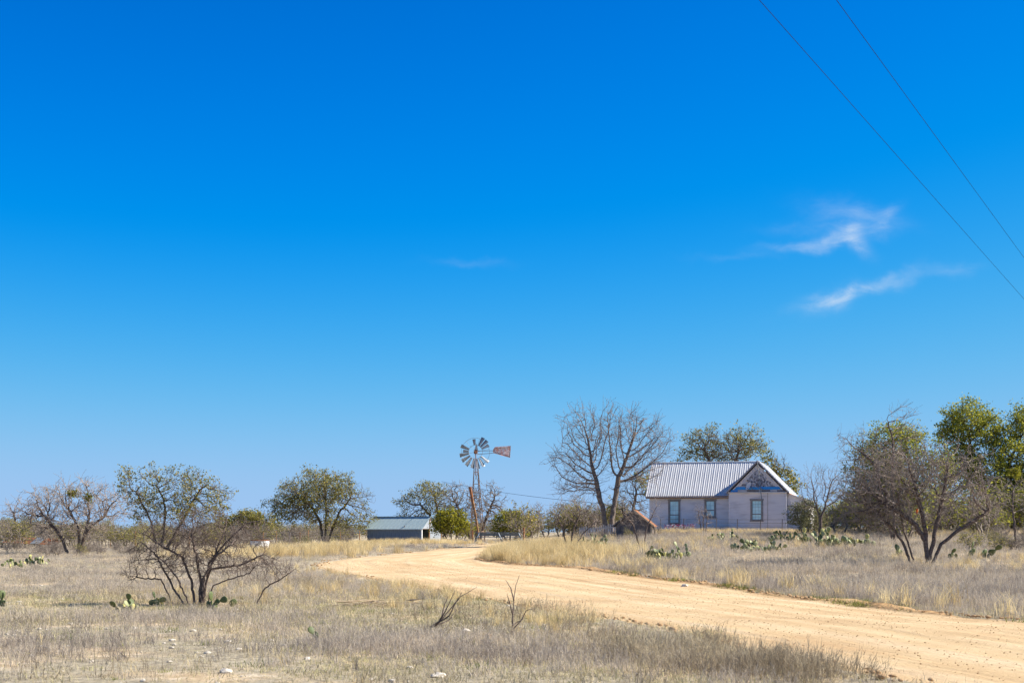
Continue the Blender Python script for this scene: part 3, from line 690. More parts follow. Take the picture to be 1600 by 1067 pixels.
def row(x0, x1, n, d0, d1, h0, h1):
    return [(rs.uniform(x0, x1), rs.uniform(d0, d1), rs.uniform(h0, h1), rs.uniform(h0, h1) * 1.15) for _ in range(n)]
thicket('thicket', 'grey-green brushy thicket between the windmill and the bare tree', row(812, 990, 26, 128, 170, 2.2, 4.0), 1, 0.55)
thicket('thicket', 'grey bare brush along the wire fence left of the shed', row(410, 545, 20, 142, 165, 1.4, 2.2), 2, 0.2)
thicket('thicket', 'low tangle of bare brush on the far left', row(-40, 420, 70, 118, 175, 1.4, 2.8), 3, 0.3)
thicket('thicket', 'dark brush under the trees right of the house', row(1300, 1640, 34, 86, 125, 1.8, 3.2), 4, 0.5, 'leaf_oak_green')
thicket('thicket', 'low grey brush at the right edge of the field', row(1500, 1640, 12, 70, 84, 0.8, 1.3), 5, 0.2)
thicket('thicket', 'low tangle of dead brush round the wide left mesquite', row(0, 260, 46, 88, 112, 0.5, 1.1), 11, 0.15)
thicket('thicket', 'knee-high dead brush along the wire fence', row(260, 545, 34, 124, 142, 0.5, 1.0), 12, 0.1)
thicket('thicket', 'dead brush round hut and picket fence', row(890, 1030, 14, 95, 102, 0.5, 0.9), 13, 0.2)
thicket('thicket', 'continuous band of grey-green scrub behind the fence on the left', row(-40, 560, 62, 165, 210, 1.9, 3.3), 14, 0.55)
thicket('thicket', 'olive scrub filling the gaps behind the mesquite on the right', row(1290, 1640, 26, 100, 130, 2.6, 4.4), 15, 0.9, 'leaf_oak_green')
thicket('distant_wood', 'distant line of woods along the horizon', row(-250, 1850, 240, 240, 400, 2.6, 4.6), 6, 0.9)
thicket('thicket', 'brush behind the farmhouse and hut', row(940, 1320, 18, 126, 150, 2.0, 3.6), 7, 0.7)
thicket('thicket', 'brush under the oaks behind shed and windmill', row(600, 830, 20, 160, 180, 2.0, 3.4), 8, 0.6)

# ------------------------------------------------------------------ farmhouse
def build_house():
    rot = R(-15.0)
    o = P3(1140, 832, 108.0); base = Vector((o.x, o.y, 1.80))
    H = empty('farmhouse', base, rot, label='old lavender-grey farmhouse with ribbed metal roof and front gable', cat='house')
    EH = 2.90                       # eave height above base
    WB, DB = 4.21, 8.6              # gable wing width and depth
    WM, SET, DM = 6.25, 1.0, 5.4    # main wing width, set back, depth
    PITCH_RISE = 2.48
    def clap(x0, x1, z0, z1, holes, fn, nrm):
        """lapped boards; fn(x, depth_out, z) -> point"""
        mb = MB(); z = z0; h = 0.14
        while z < z1 - 1e-6:
            zt = min(z + h, z1); iv = [(x0, x1)]
            for (a, b, c, d) in holes:
                if zt > c + 1e-6 and z < d - 1e-6:
                    iv = [p for (s, e) in iv for p in ((s, min(e, a)), (max(s, b), e)) if p[1] - p[0] > 1e-4]
            for (s, e) in iv:
                mb.add([fn(s, 0.030, z), fn(e, 0.030, z), fn(e, 0.008, zt), fn(s, 0.008, zt)], [(0, 1, 2, 3)])
                mb.add([fn(s, 0.0, z), fn(e, 0.0, z), fn(e, 0.030, z), fn(s, 0.030, z)], [(0, 1, 2, 3)])
            z = zt
        return mb
    win_m = [(-4.72, -4.02, 0.62, 2.36), (-1.92, -1.26, 1.14, 2.36)]
    win_b = [(1.68, 2.40, 0.86, 2.34)]
    walls = MB()
    for mb in (clap(0, WB, -0.3, EH + 0.06, win_b, lambda x, d, z: (x, -d, z), None),
               clap(-WM, 0, -0.3, EH, win_m, lambda x, d, z: (x, SET - d, z), None),
               clap(0, DB, -0.3, EH, [], lambda x, d, z: (WB + d, x, z), None),
               clap(0, SET, -0.3, EH, [], lambda x, d, z: (-d, SET - x, z), None)):
        walls.add(mb.v, mb.f)
    # plain far walls and the left gable end
    walls.add([(-WM, SET, -0.3), (-WM, SET + DM, -0.3), (-WM, SET + DM, EH), (-WM, SET + DM / 2, EH + PITCH_RISE), (-WM, SET, EH)], [(0, 1, 2, 3, 4)])
    walls.add([(-WM, SET + DM, -0.3), (0, SET + DM, -0.3), (0, SET + DM, EH), (-WM, SET + DM, EH)], [(0, 1, 2, 3)])
    walls.add([(0, SET, -0.3), (0, DB, -0.3), (0, DB, EH), (0, SET, EH)], [(0, 1, 2, 3)])
    walls.add([(0, DB, -0.3), (WB, DB, -0.3), (WB, DB, EH), (WB / 2, DB, EH + 2.1), (0, DB, EH)], [(0, 1, 2, 3, 4)])
    walls.build('wall', M['siding'], H)
    for (x, y) in ((0.0, 0.0), (WB, 0.0), (-WM, SET)): MB().box(x - 0.06, x + 0.06, y - 0.045, y + 0.05, -0.3, EH + 0.04).build('corner_board', M['siding'], H)
    # windows
    def window(x0, x1, z0, z1, yf, cols, rows_up, rows_low, split):
        t = 0.12; f = MB()
        f.box(x0 - t, x0, yf - 0.06, yf + 0.05, z0 - 0.05, z1 + t); f.box(x1, x1 + t, yf - 0.06, yf + 0.05, z0 - 0.05, z1 + t)
        f.box(x0 - t - 0.04, x1 + t + 0.04, yf - 0.075, yf + 0.05, z1, z1 + t)
        w = f.build('window', M['trim_grey'], H)
        MB().box(x0 - t - 0.03, x1 + t + 0.03, yf - 0.10, yf + 0.05, z0 - 0.12, z0 - 0.03).build('sill', M['trim_grey'], w)
        zm = z0 + (z1 - z0) * split; s = MB()
        s.box(x0, x1, yf + 0.005, yf + 0.05, zm - 0.03, zm + 0.03)
        s.box(x0, x0 + 0.035, yf + 0.008, yf + 0.05, z0, z1); s.box(x1 - 0.035, x1, yf + 0.008, yf + 0.05, z0, z1)
        s.box(x0 + 0.036, x1 - 0.036, yf + 0.008, yf + 0.05, z1 - 0.04, z1); s.box(x0 + 0.036, x1 - 0.036, yf + 0.008, yf + 0.05, z0 - 0.03, z0 + 0.04)
        s.build('sash', M['trim_dark'], w)
        def panes(a, b, c, d, nx, nz_):
            for i in range(nx):
                for j in range(nz_):
                    px0, px1 = a + (b - a) * i / nx, a + (b - a) * (i + 1) / nx
                    pz0, pz1 = c + (d - c) * j / nz_, c + (d - c) * (j + 1) / nz_
                    MB().box(px0 + 0.006, px1 - 0.006, yf + 0.024 + 0.002 * ((i + j) % 2), yf + 0.036, pz0 + 0.006, pz1 - 0.006).build('pane', M['pane'], w)
        panes(x0 + 0.035, x1 - 0.035, zm + 0.03, z1 - 0.04, cols, rows_up)
        panes(x0 + 0.035, x1 - 0.035, z0 + 0.04, zm - 0.03, cols, rows_low)
        MB().box(x0, x1, yf + 0.045, yf + 0.07, z0 - 0.03, z1).build('muntin_backing', M['trim_dark'], w)
    window(*win_m[0], SET, 3, 3, 2, 0.38)
    window(*win_m[1], SET, 2, 2, 1, 0.40)
    window(*win_b[0], 0.0, 3, 4, 2, 0.30)
    # main roof: one object per ribbed panel, front slope; far slope the same
    ov = 0.35; half = DM / 2 + ov; rise = PITCH_RISE * half / (DM / 2); pw = 0.335
    sl = math.hypot(half, rise)
    def panel_mesh(length, w):
        mb = MB(); t = 0.012
        prof = [(0.0, 0.0), (0.03, 0.0), (0.05, 0.020), (0.085, 0.020), (0.105, 0.0), (w * 0.62, 0.0), (w * 0.64, 0.016), (w * 0.70, 0.016), (w * 0.72, 0.0), (w, 0.0)]
        n = len(prof); vs = [(x, 0, z) for x, z in prof] + [(x, length, z) for x, z in prof] + [(x, 0, z - t) for x, z in prof]
        fs = [(i, i + 1, n + i + 1, n + i) for i in range(n - 1)] + [(2 * n + i, 2 * n + i + 1, i + 1, i) for i in range(n - 1)]
        return mb.add(vs, fs).mesh('roof_panel')
    pm = panel_mesh(sl, pw * 0.997); pm.materials.append(M['roof_metal'])
    RF = empty('roof', (0, 0, 0)); RF.parent = H
    n = int(round((WM + 0.35 + 1.9) / pw))
    ang = math.atan2(rise, half)
    for i in range(n):
        for side in (0, 1):
            p = link('roof_panel', pm, None, RF)
            x = -WM - 0.35 + i * pw
            if side == 0: p.location = (x, SET - ov, EH + PITCH_RISE - rise + 0.04 + 0.002 * (i % 2)); p.rotation_euler = (ang, 0, 0)
            else: p.location = (x + pw, SET + DM + ov, EH + PITCH_RISE - rise + 0.04 + 0.002 * (i % 2)); p.rotation_euler = (ang, 0, math.pi)
    MB().tube([(-WM - 0.36, SET + DM / 2, EH + PITCH_RISE + 0.06), (1.9, SET + DM / 2, EH + PITCH_RISE + 0.06)], 0.06, 6).build('ridge_cap', M['roof_metal'], RF)
    fb = MB(); fb.box(-WM - 0.3, -0.02, SET - ov + 0.03, SET - ov + 0.06, EH - 0.36, EH - 0.20)
    fb.box(-WM - 0.3, -0.02, SET - ov + 0.06, SET - 0.03, EH - 0.21, EH - 0.18)
    fb.build('fascia', M['rust_wood'], RF)
    # gable wing roof: two slopes, the right one's sunlit white put into its colour
    ohx = 0.27; hw = WB / 2 + ohx; y0 = -0.20; y1 = DB + 0.3; ez = EH + 0.02; az = EH + 2.44
    def gz_(x): return ez + (az - ez) * (1 - abs(x - WB / 2) / hw)
    def slope_panel(side, a, b):
        mb = MB(); xe = WB / 2 + side * hw; t = 0.035
        A = [(WB / 2, a, az), (xe, a, ez), (xe, b, ez), (WB / 2, b, az)]
        if side < 0: A = [A[0], A[3], A[2], A[1]]
        mb.add(A + [(x, y, z - t) for x, y, z in A], [(0, 1, 2, 3), (7, 6, 5, 4), (0, 4, 5, 1), (1, 5, 6, 2), (2, 6, 7, 3), (3, 7, 4, 0)])
        xr = np.array(A[0]); 
        for (p, q) in (((WB / 2, a + 0.06, az), (xe, a + 0.06, ez)),):
            mb.bar(Vector(p) + Vector((0, 0, 0.02)), Vector(q) + Vector((0, 0, 0.02)), 0.05, 0.05)
        return mb
    G = empty('gable_roof', (0, 0, 0)); G.parent = H
    m = 15
    for side in (-1, 1):
        for i in range(m):
            a = y0 + (y1 - y0) * i / m; b = y0 + (y1 - y0) * (i + 1) / m - 0.004
            slope_panel(side, a, b).build('roof_panel', M['roof_sun_white'] if side > 0 else M['roof_metal'], G)
    # rusty soffit under the right eave, pale rake boards, apex
    MB().box(WB + 0.03, WB + ohx - 0.01, y0 + 0.3, y1 - 0.3, EH - 0.06, EH - 0.03).build('soffit', M['rust'], G)
    for side in (-1, 1):
        xe = WB / 2 + side * hw
        mb = MB(); mb.prism([(WB / 2, y0 - 0.03, az - 0.03), (xe, y0 - 0.03, ez - 0.03), (xe, y0 - 0.03, ez - 0.13), (WB / 2, y0 - 0.03, az - 0.16)], (0, 0.03, 0))
        mb.build('rake_board', M['trim_dark'], G)
        mb = MB(); mb.prism([(WB / 2, -0.05, az - 0.26), (WB / 2 + side * (hw - 0.30), -0.05, ez - 0.02 + 0.06), (WB / 2 + side * (hw - 0.66), -0.05, ez + 0.06), (WB / 2, -0.05, az - 0.62)], (0, 0.03, 0))
        mb.build('gable_board', M['board_pale'], G)
    # gable backing and rows of scalloped shingles
    MB().prism([(0.05, -0.004, EH + 0.05), (WB - 0.05, -0.004, EH + 0.05), (WB / 2, -0.004, az - 0.3)], (0, 0.03, 0)).build('gable_backing', M['board_pale'], G)
    sh = MB(); z = EH + 0.42; rr = random.Random(4); row_ = 0
    while z < az - 0.42:
        hwz = (az - 0.55 - z) / (az - ez) * hw
        x = WB / 2 - hwz + (0.06 if row_ % 2 else 0)
        while x < WB / 2 + hwz:
            if rr.random() > 0.08:
                w = 0.052; d = rr.uniform(0.012, 0.03)
                sh.add([(x - w, -0.01, z + 0.16), (x + w, -0.01, z + 0.16), (x + w, -0.02 - d, z + 0.05), (x + w * 0.5, -0.024 - d, z), (x - w * 0.5, -0.024 - d, z), (x - w, -0.02 - d, z + 0.05)], [(0, 5, 4, 3, 2, 1)])
            x += 0.118
        z += 0.115; row_ += 1
    sh.build('shingles', M['shingle'], G, kind='stuff')
    # blue board along the foot of the gable, broken boards under it
    MB().prism([(0.34, -0.075, EH + 0.26), (WB - 0.34, -0.075, EH + 0.26), (WB - 0.52, -0.075, EH + 0.46), (0.52, -0.075, EH + 0.46)], (0, 0.03, 0)).build('blue_board', M['blue_board'], G, label='bright blue board across the foot of the gable')
    for (a, b, c, d, mm) in ((0.10, 0.62, 0.10, 0.24, 'blue_board'), (0.64, 1.30, 0.12, 0.22, 'board_pale'), (1.31, 2.2, 0.09, 0.24, 'trim_dark'), (2.4, 3.05, 0.10, 0.23, 'trim_dark'), (3.06, 3.55, 0.13, 0.22, 'board_pale'), (3.56, 4.1, 0.08, 0.22, 'trim_dark')):
        MB().box(a, b, -0.07, -0.04, EH + c, EH + d).build('broken_board', M[mm], G)
    MB().box(-0.12, WB + 0.12, -0.18, 0.0, EH + 0.0, EH + 0.07).build('cornice', M['board_pale'], G)
    # lean-to on the right
    LT = MB(); x0, x1, ya, yb, zt, zl = WB + 0.04, WB + 1.7, 0.7, 7.0, EH - 0.10, EH - 0.62
    zz = -0.3
    while zz < zl - 0.02:
        LT.add([(x0, ya - 0.028, zz), (x1, ya - 0.028, zz), (x1, ya - 0.006, zz + 0.18), (x0, ya - 0.006, zz + 0.18)], [(0, 1, 2, 3)]); zz += 0.18
    LT.add([(x0, ya, zz - 0.02), (x1, ya, zz - 0.02), (x1, ya, zl), (x0, ya, zt)], [(0, 1, 2, 3)])
    LT.add([(x1, ya, -0.3), (x1, yb, -0.3), (x1, yb, zl), (x1, ya, zl)], [(0, 1, 2, 3)])
    LT.build('lean_to_wall', M['siding'], H)
    mb = MB(); mb.prism([(x0 - 0.02, ya - 0.25, zt + 0.02), (x1 + 0.25, ya - 0.25, zl - 0.04), (x1 + 0.25, ya - 0.25, zl + 0.02), (x0 - 0.02, ya - 0.25, zt + 0.08)], (0, yb - ya + 0.4, 0))
    mb.build('lean_to_roof', M['roof_sun_white'], H)
    MB().box(x0 + 0.02, x1, ya - 0.045, ya - 0.03, EH - 1.05, EH - 0.93).build('lean_to_board', M['trim_grey'], H)
    MB().tube([(2.86, -0.055, 0.1), (2.86, -0.055, EH)], 0.014, 5).build('conduit', M['trim_dark'], H)
    # mast and dishes: things of their own, fixed to the gable
    W = H.matrix_basis.to_3x3() if False else Matrix.Rotation(rot, 3, 'Z')
    def wpos(v): return base + W @ Vector(v)
    am = empty('antenna_mast', wpos((2.05, -0.42, 0)), rot, label='thin grey antenna mast leaning up the front gable', cat='mast')
    MB().tube([(0.46, 0.02, 1.95), (0.34, 0.0, EH - 0.05), (0.06, -0.02, az + 0.02)], 0.032, 6).build('pole', M['galv'], am)
    MB().box(0.26, 0.42, 0.0, 0.36, EH + 0.30, EH + 0.34).build('bracket', M['trim_dark'], am)
    def dish(loc, r, lab):
        d = empty('satellite_dish', wpos(loc), rot + R(-58), label=lab, cat='dish')
        mb = MB(); rings = 5; seg = 16; vs = [(0, 0.0, 0)]; fs = []
        for i in range(1, rings + 1):
            q = i / rings
            for k in range(seg):
                a = 2 * math.pi * k / seg; vs.append((math.cos(a) * q * r, -0.28 * r * q * q, math.sin(a) * q * r * 1.1))
        for k in range(seg): fs.append((0, 1 + (k + 1) % seg, 1 + k))
        for i in range(rings - 1):
            for k in range(seg):
                a = 1 + i * seg; fs.append((a + k, a + (k + 1) % seg, a + seg + (k + 1) % seg, a + seg + k))
        sh_ = mb.add(vs, fs).build('reflector', M['white_paint'], d, smooth=True); sh_.rotation_euler = (R(-24), R(18), 0)
        mb = MB().bar((0, 0, -r * 0.8), (0, -r * 1.1, -r * 0.2), 0.025).box(-0.04, 0.04, -r * 1.2, -r * 1.05, -r * 0.22, -r * 0.08)
        mb.build('feed_arm', M['trim_dark'], d)
        MB().bar((0, 0.02, 0), (0.0, 0.30, -0.25), 0.035).build('mount', M['trim_dark'], d)
    dish((1.52, -0.42, EH + 0.50), 0.29, 'large white satellite dish in front of the blue gable board')
    dish((1.96, -0.40, EH + 0.60), 0.11, 'small white dish just right of the large satellite dish')
    return H
build_house()

# flowers below the left window, yard wire fence, picket fence
def build_yard():
    rr = random.Random(12)
    cols = ['petal_red', 'petal_violet', 'white_paint']
    for k in range(11):
        g = P3(1041 + k * 4.4 + rr.uniform(-1, 1), 832, 106.6 + rr.uniform(-0.2, 0.2)); g.z = gz(g.x, g.y)
        e = empty('flower_bunch', g, label=['leftmost', 'second', 'third', 'fourth', 'fifth', 'middle', 'seventh', 'eighth', 'ninth', 'tenth', 'rightmost'][k] + ' of the eleven red, white and violet bunches below the left window', cat='flowers', group='flower bunches below the left window')
        MB().tube([(0, 0, 0), (0.02, 0, 0.42)], 0.02, 5).build('stem', M['twig_grey'], e)
        mb = {c: MB() for c in cols}
        for j in range(12):
            c = cols[(k + rr.choice([0, 0, 1, 2])) % 3]; p = Vector((rr.uniform(-0.13, 0.13), rr.uniform(-0.1, 0.1), rr.uniform(0.34, 0.62)))
            n = 5; vs = [p] + [p + Vector((math.cos(6.28 * q / n) * 0.05, -0.03 * (q % 2), math.sin(6.28 * q / n) * 0.05)) for q in range(n)]
            mb[c].add(vs, [(0, 1 + q, 1 + (q + 1) % n) for q in range(n)])
        for c in cols:
            if mb[c].v: mb[c].build('petals', M[c], e, kind='stuff')
    # wire yard fence in front of the house
    f = empty('yard_fence', G3(1030, 104), label='thin wire yard fence crossing in front of the farmhouse', cat='fence')
    xs = [1032, 1068, 1119, 1152, 1188, 1222, 1252]; pts = [G3(x, 104.0 - (x - 1032) * 0.012) for x in xs]
    for p in pts:
        q = p - f.location; MB().tube([q, q + Vector((0.02, 0, 1.05))], 0.03, 5).build('post', M['old_wood'], f)
    for h in (0.45, 0.75, 1.0):
        MB().tube([p - f.location + Vector((0, -0.03, h)) for p in pts], 0.010, 4).build('wire', M['fence_wire'], f)
    # grey picket fence under the big bare tree
    f = empty('picket_fence', G3(906, 103), label='weathered grey picket fence under the big bare tree', cat='fence')
    n = 17
    for i in range(n):
        p = G3(906 + i * 3.4, 103) - f.location; h = 0.95 + rr.uniform(-0.06, 0.06)
        MB().prism([(p.x - 0.045, p.y, p.z - 0.05), (p.x + 0.045, p.y, p.z - 0.05), (p.x + 0.045, p.y, p.z + h - 0.06), (p.x, p.y, p.z + h), (p.x - 0.045, p.y, p.z + h - 0.06)], (0, 0.025, 0)).build('picket', M['picket'], f)
    a, b = G3(906, 103) - f.location, G3(961, 103) - f.location
    for h in (0.3, 0.75): MB().bar(a + Vector((0, 0.06, h)), b + Vector((0, 0.06, h)), 0.04, 0.08).build('rail', M['picket'], f)
build_yard()

# small hut with rusty roof
def build_hut():
    b = G3(990, 98.5); H = empty('hut', b, R(-12), label='small dark wooden hut with a rusty metal roof beside the house', cat='hut')
    # local x right, front faces camera; ridge runs back from the front apex
    w, h, r, d = 1.22, 0.84, 0.98, 1.7
    for i in range(12):
        x0 = -w + 2 * w * i / 12; x1 = x0 + 2 * w / 12 - 0.012
        top = lambda x: h + r * (1 - abs(x) / w) - 0.01
        MB().prism([(x0, 0, -0.2), (x1, 0, -0.2), (x1, 0, top(x1)), (x0, 0, top(x0))], (0, 0.03 + 0.004 * (i % 3), 0)).build('plank', M['old_wood'], H)
    MB().box(w - 0.04, w, 0.06, d, -0.2, h).build('side_wall', M['old_wood'], H)
    MB().box(-w, -w + 0.04, 0.06, d, -0.2, h).build('side_wall', M['old_wood'], H)
    MB().add([(-w + 0.05, d, -0.2), (w - 0.05, d, -0.2), (w - 0.05, d, h), (0, d, h + r), (-w + 0.05, d, h)], [(0, 1, 2, 3, 4)]).build('back_wall', M['old_wood'], H)
    for s in (-1, 1):  # right roof and rake lighter, left darker: side light put into the colours
        for i in range(3):
            y0 = -0.22 + i * 0.74; y1 = y0 + 0.735
            A = [(0, y0, h + r + 0.05), (s * (w + 0.22), y0, h - 0.10), (s * (w + 0.22), y1, h - 0.10), (0, y1, h + r + 0.05)]
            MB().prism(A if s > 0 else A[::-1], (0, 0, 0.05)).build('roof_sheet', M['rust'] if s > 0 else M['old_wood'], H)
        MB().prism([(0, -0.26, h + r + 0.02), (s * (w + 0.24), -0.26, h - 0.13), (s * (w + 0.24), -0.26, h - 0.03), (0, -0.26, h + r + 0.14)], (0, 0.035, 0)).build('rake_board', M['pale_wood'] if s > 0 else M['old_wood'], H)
    for x in (w + 0.02, w + 0.26): MB().bar((x, -0.16, -0.2), (x + 0.03, -0.16, h - 0.12), 0.12).build('post', M['pale_wood'], H)
build_hut()

# ------------------------------------------------------------------ metal shed
def build_shed():
    D = 150.0; k = D / F
    fr = P3(658, 843, D - 1.4); base = Vector((fr.x, fr.y, gz(fr.x, fr.y)))
    rot = R(-30.0)
    S = empty('metal_shed', base, rot, label='low metal shed with pale blue-grey roof and open end door', cat='shed')
    L_, W_ = 6.9, 3.0; eh = 2.12 - base.z; rh = 3.40 - base.z
    # local: x along the long front (0 = right front corner, -L_ left), y back
    n = 14; pw = L_ / n
    def corr(w, h, nseg=10, a=0.014):
        mb = MB(); vs = []; fs = []
        for i in range(nseg * 2 + 1):
            x = w * i / (nseg * 2); y = -a if i % 2 else 0.0
            vs += [(x, y, 0), (x, y, h)]
        for i in range(nseg * 2): fs.append((2 * i, 2 * i + 2, 2 * i + 3, 2 * i + 1))
        return mb.add(vs, fs).mesh('wall_sheet')
    wm = corr(pw * 0.995, eh + 0.2, 4); wm.materials.append(M['shed_wall'])
    for i in range(n):
        p = link('wall_sheet', wm, None, S); p.location = (-L_ + i * pw, 0.004 * (i % 2), -0.2)
        q = link('wall_sheet', wm, None, S); q.location = (-L_ + i * pw, W_ + 0.004 * (i % 2), -0.2)
    sl = math.hypot(W_ / 2 + 0.2, rh - eh + 0.1); ang = math.atan2(rh - eh + 0.06, W_ / 2 + 0.2)
    rm = corr(pw * 0.997, sl, 4, 0.02); rm.materials.append(M['shed_roof'])
    RF = empty('roof'); RF.parent = S
    n2 = n + 1; x0 = -L_ - 0.2
    for i in range(n2):
        for s in (0, 1):
            p = link('roof_sheet', rm, None, RF)
            if s == 0: p.location = (x0 + i * pw, -0.2, eh - 0.05 + 0.003 * (i % 2)); p.rotation_euler = (-(math.pi / 2 - ang), 0, 0)
            else: p.location = (x0 + (i + 1) * pw, W_ + 0.2, eh - 0.05 + 0.003 * (i % 2)); p.rotation_euler = (-(math.pi / 2 - ang), 0, math.pi)
    MB().bar((x0, W_ / 2, rh + 0.03), (x0 + n2 * pw, W_ / 2, rh + 0.03), 0.22, 0.03).build('ridge_cap', M['shed_roof'], RF)
    MB().bar((x0, -0.215, eh - 0.09), (x0 + n2 * pw, -0.215, eh - 0.09), 0.03, 0.07).build('eave_trim', M['shed_panel'], RF)
    # right gable end: light metal triangle, dark opening, posts, panel
    MB().prism([(0.06, 0, eh), (0.06, W_, eh), (0.06, W_ / 2, rh - 0.03)], (0.02, 0, 0)).build('gable_sheet', M['shed_panel'], S)
    MB().bar((0.11, W_ / 2, eh), (0.11, W_ / 2, rh - 0.05), 0.07).build('gable_post', M['rust_wood'], S)
    MB().box(-L_, -L_ + 0.03, 0.03, W_ - 0.03, -0.2, eh).build('end_wall', M['shed_wall'], S)
    MB().prism([(-L_, 0, eh), (-L_, W_, eh), (-L_, W_ / 2, rh - 0.03)], (0.02, 0, 0)).build('gable_sheet', M['shed_wall'], S)
    MB().bar((0.05, 0.03, -0.2), (0.05, 0.03, eh), 0.12).build('corner_post', M['white_paint'], S)
    MB().bar((0.04, W_ / 2 - 0.05, -0.2), (0.04, W_ / 2 - 0.05, eh), 0.10).build('door_post', M['rust_wood'], S)
    MB().bar((0.04, 0.0, eh + 0.0), (0.04, W_, eh + 0.0), 0.06).build('lintel', M['rust_wood'], S)
    MB().box(-2.2, -2.15, 0.05, W_ - 0.05, -0.2, eh + 0.3).build('dark_sheet', M['dark_in'], S)  # dark sheet standing in for the shade inside the open end
    e = corr(1.75, eh + 0.05, 10, 0.015); e.materials.append(M['shed_panel'])
    p = link('door_panel', e, None, S, label='pale blue-grey metal panel covering half the shed end'); p.location = (0.12, W_ / 2, -0.05); p.rotation_euler = (0, 0, R(80))
    MB().bar((0.45, W_ / 2 + 1.70, -0.1), (0.45, W_ / 2 + 1.70, eh - 0.05), 0.06).build('panel_post', M['rust_wood'], S)
build_shed()

# ------------------------------------------------------------------ windmill
def build_windmill():
    D = 135.0; k = D / F
    b = G3(749, D); WM = empty('windmill', b, label='old steel farm windmill with missing blades and rusty tail vane', cat='windmill')
    def lp(px, py, dy=0.0): return P3(px, py, D) - b + Vector((0, dy, 0))
    hub = lp(743.3, 706.0)
    top = lp(743.5, 716)
    feet = [lp(753.5, 850, -0.9), lp(757.5, 850, 0.9), lp(736.5, 850, -0.9), lp(733.5, 850, 0.9)]
    tops = [top + Vector((0.12, -0.12, 0)), top + Vector((0.12, 0.12, 0)), top + Vector((-0.12, -0.12, 0)), top + Vector((-0.12, 0.12, 0))]
    for f, t in zip(feet, tops):
        f.z = -0.15; MB().bar(f, t, 0.075, 0.075).build('tower_leg', M['tower'], WM)
    def at(i, q): return feet[i].lerp(tops[i], q)
    lev = [0.14, 0.34, 0.53, 0.70, 0.84]
    for q in lev:
        for i, j in ((0, 1), (1, 3), (3, 2), (2, 0)): MB().bar(at(i, q), at(j, q), 0.04).build('girt', M['tower'], WM)
    for qa, qb in zip(lev[:-1], lev[1:]):
        for i, j in ((0, 2), (3, 1)):
            MB().tube([at(i, qa), at(j, qb)], 0.012, 4).build('brace', M['tower'], WM); MB().tube([at(j, qa), at(i, qb)], 0.012, 4).build('brace', M['tower'], WM)
    MB().tube([top + Vector((0, 0, -1.6)), hub + Vector((0, 0.05, 0.35))], 0.045, 6).build('mast_pipe', M['rust'], WM)
    # gearbox with peaked hood
    mb = MB(); mb.box(hub.x - 0.17, hub.x + 0.17, -0.28, 0.30, hub.z - 0.16, hub.z + 0.18)
    mb.build('gearbox', M['rust'], WM)
    mb = MB(); c = hub + Vector((0.05, 0.05, 0.19)); mb.add([c + Vector((-0.17, -0.24, 0)), c + Vector((0.17, -0.24, 0)), c + Vector((0.17, 0.24, 0)), c + Vector((-0.17, 0.24, 0)), c + Vector((0, 0, 0.66))], [(0, 1, 4), (1, 2, 4), (2, 3, 4), (3, 0, 4), (3, 2, 1, 0)])
    mb.build('hood', M['galv'], WM)
    # wheel, seen face on
    WH = empty('wheel', hub + Vector((0, -0.42, -0.02))); WH.parent = WM; WH.rotation_euler = (R(-4), 0, R(10))
    Ro, Ri = 1.55, 0.66
    def rim(r, a0, a1, th):
        n = max(4, int(abs(a1 - a0) / 10)); return [(math.cos(R(a0 + (a1 - a0) * i / n)) * r, 0, math.sin(R(a0 + (a1 - a0) * i / n)) * r) for i in range(n + 1)]
    MB().tube(rim(Ri, 0, 360, 0), 0.018, 5).build('inner_rim', M['galv'], WH)
    MB().tube(rim(1.34, 55, 415 - 5, 0), 0.016, 5).build('outer_rim', M['galv'], WH)
    for a in range(0, 360, 60): MB().tube([(0, 0.05, 0), (math.cos(R(a + 12)) * 1.34, 0, math.sin(R(a + 12)) * 1.34)], 0.014, 4).build('spoke', M['galv'], WH)
    MB().tube([(0, -0.12, 0), (0, 0.3, 0)], 0.11, 8).build('hub', M['rust'], WH)
    # blades: (angle, outer radius)
    for a, ro in ((27, 1.42), (44, 1.55), (61, 1.55), (97, 1.22), (158, 1.50), (176, 1.20), (193, 1.56), (214, 1.58), (235, 1.60), (257, 1.58), (279, 1.60), (299, 1.58), (322, 1.56)):
        mb = MB(); w0, w1 = 0.095, 0.205
        vs = []; fs = []; ns = 4
        for i in range(ns + 1):
            r = Ri + (ro - Ri) * i / ns; w = w0 + (w1 - w0) * (r - Ri) / (Ro - Ri)
            for j in (-1, 0, 1): vs.append((r, -0.05 * (1 - j * j) + j * w * 0.45, j * w * 0.88))
        for i in range(ns):
            for j in range(2): fs.append((i * 3 + j, i * 3 + j + 1, i * 3 + j + 4, i * 3 + j + 3))
        p = mb.add(vs, fs).build('blade', M['galv'], WH); p.rotation_euler = (0, -R(a), 0)
    # tail
    T0 = hub + Vector((0.1, 0.35, 0.0))
    v0, v1 = lp(771, 704, 0.55), lp(797, 702, 0.75)
    MB().bar(T0 + Vector((0, 0, 0.12)), lp(773, 703.5, 0.53), 0.05).build('tail_boom', M['galv'], WM)
    MB().bar(T0 + Vector((0, 0, -0.20)), lp(772, 707, 0.53), 0.05).build('tail_boom', M['galv'], WM)
    poly = [lp(769.8, 705.2, 0.55), lp(772.5, 707.5, 0.55), lp(797, 714.4, 0.75), lp(798.2, 695.6, 0.75), lp(773, 697.6, 0.55), lp(770.5, 701.5, 0.55)]
    tv = MB().prism(poly, (0, 0.02, 0)).build('tail_vane', M['vane'], WM, label='rusty red tail vane with faded paint')
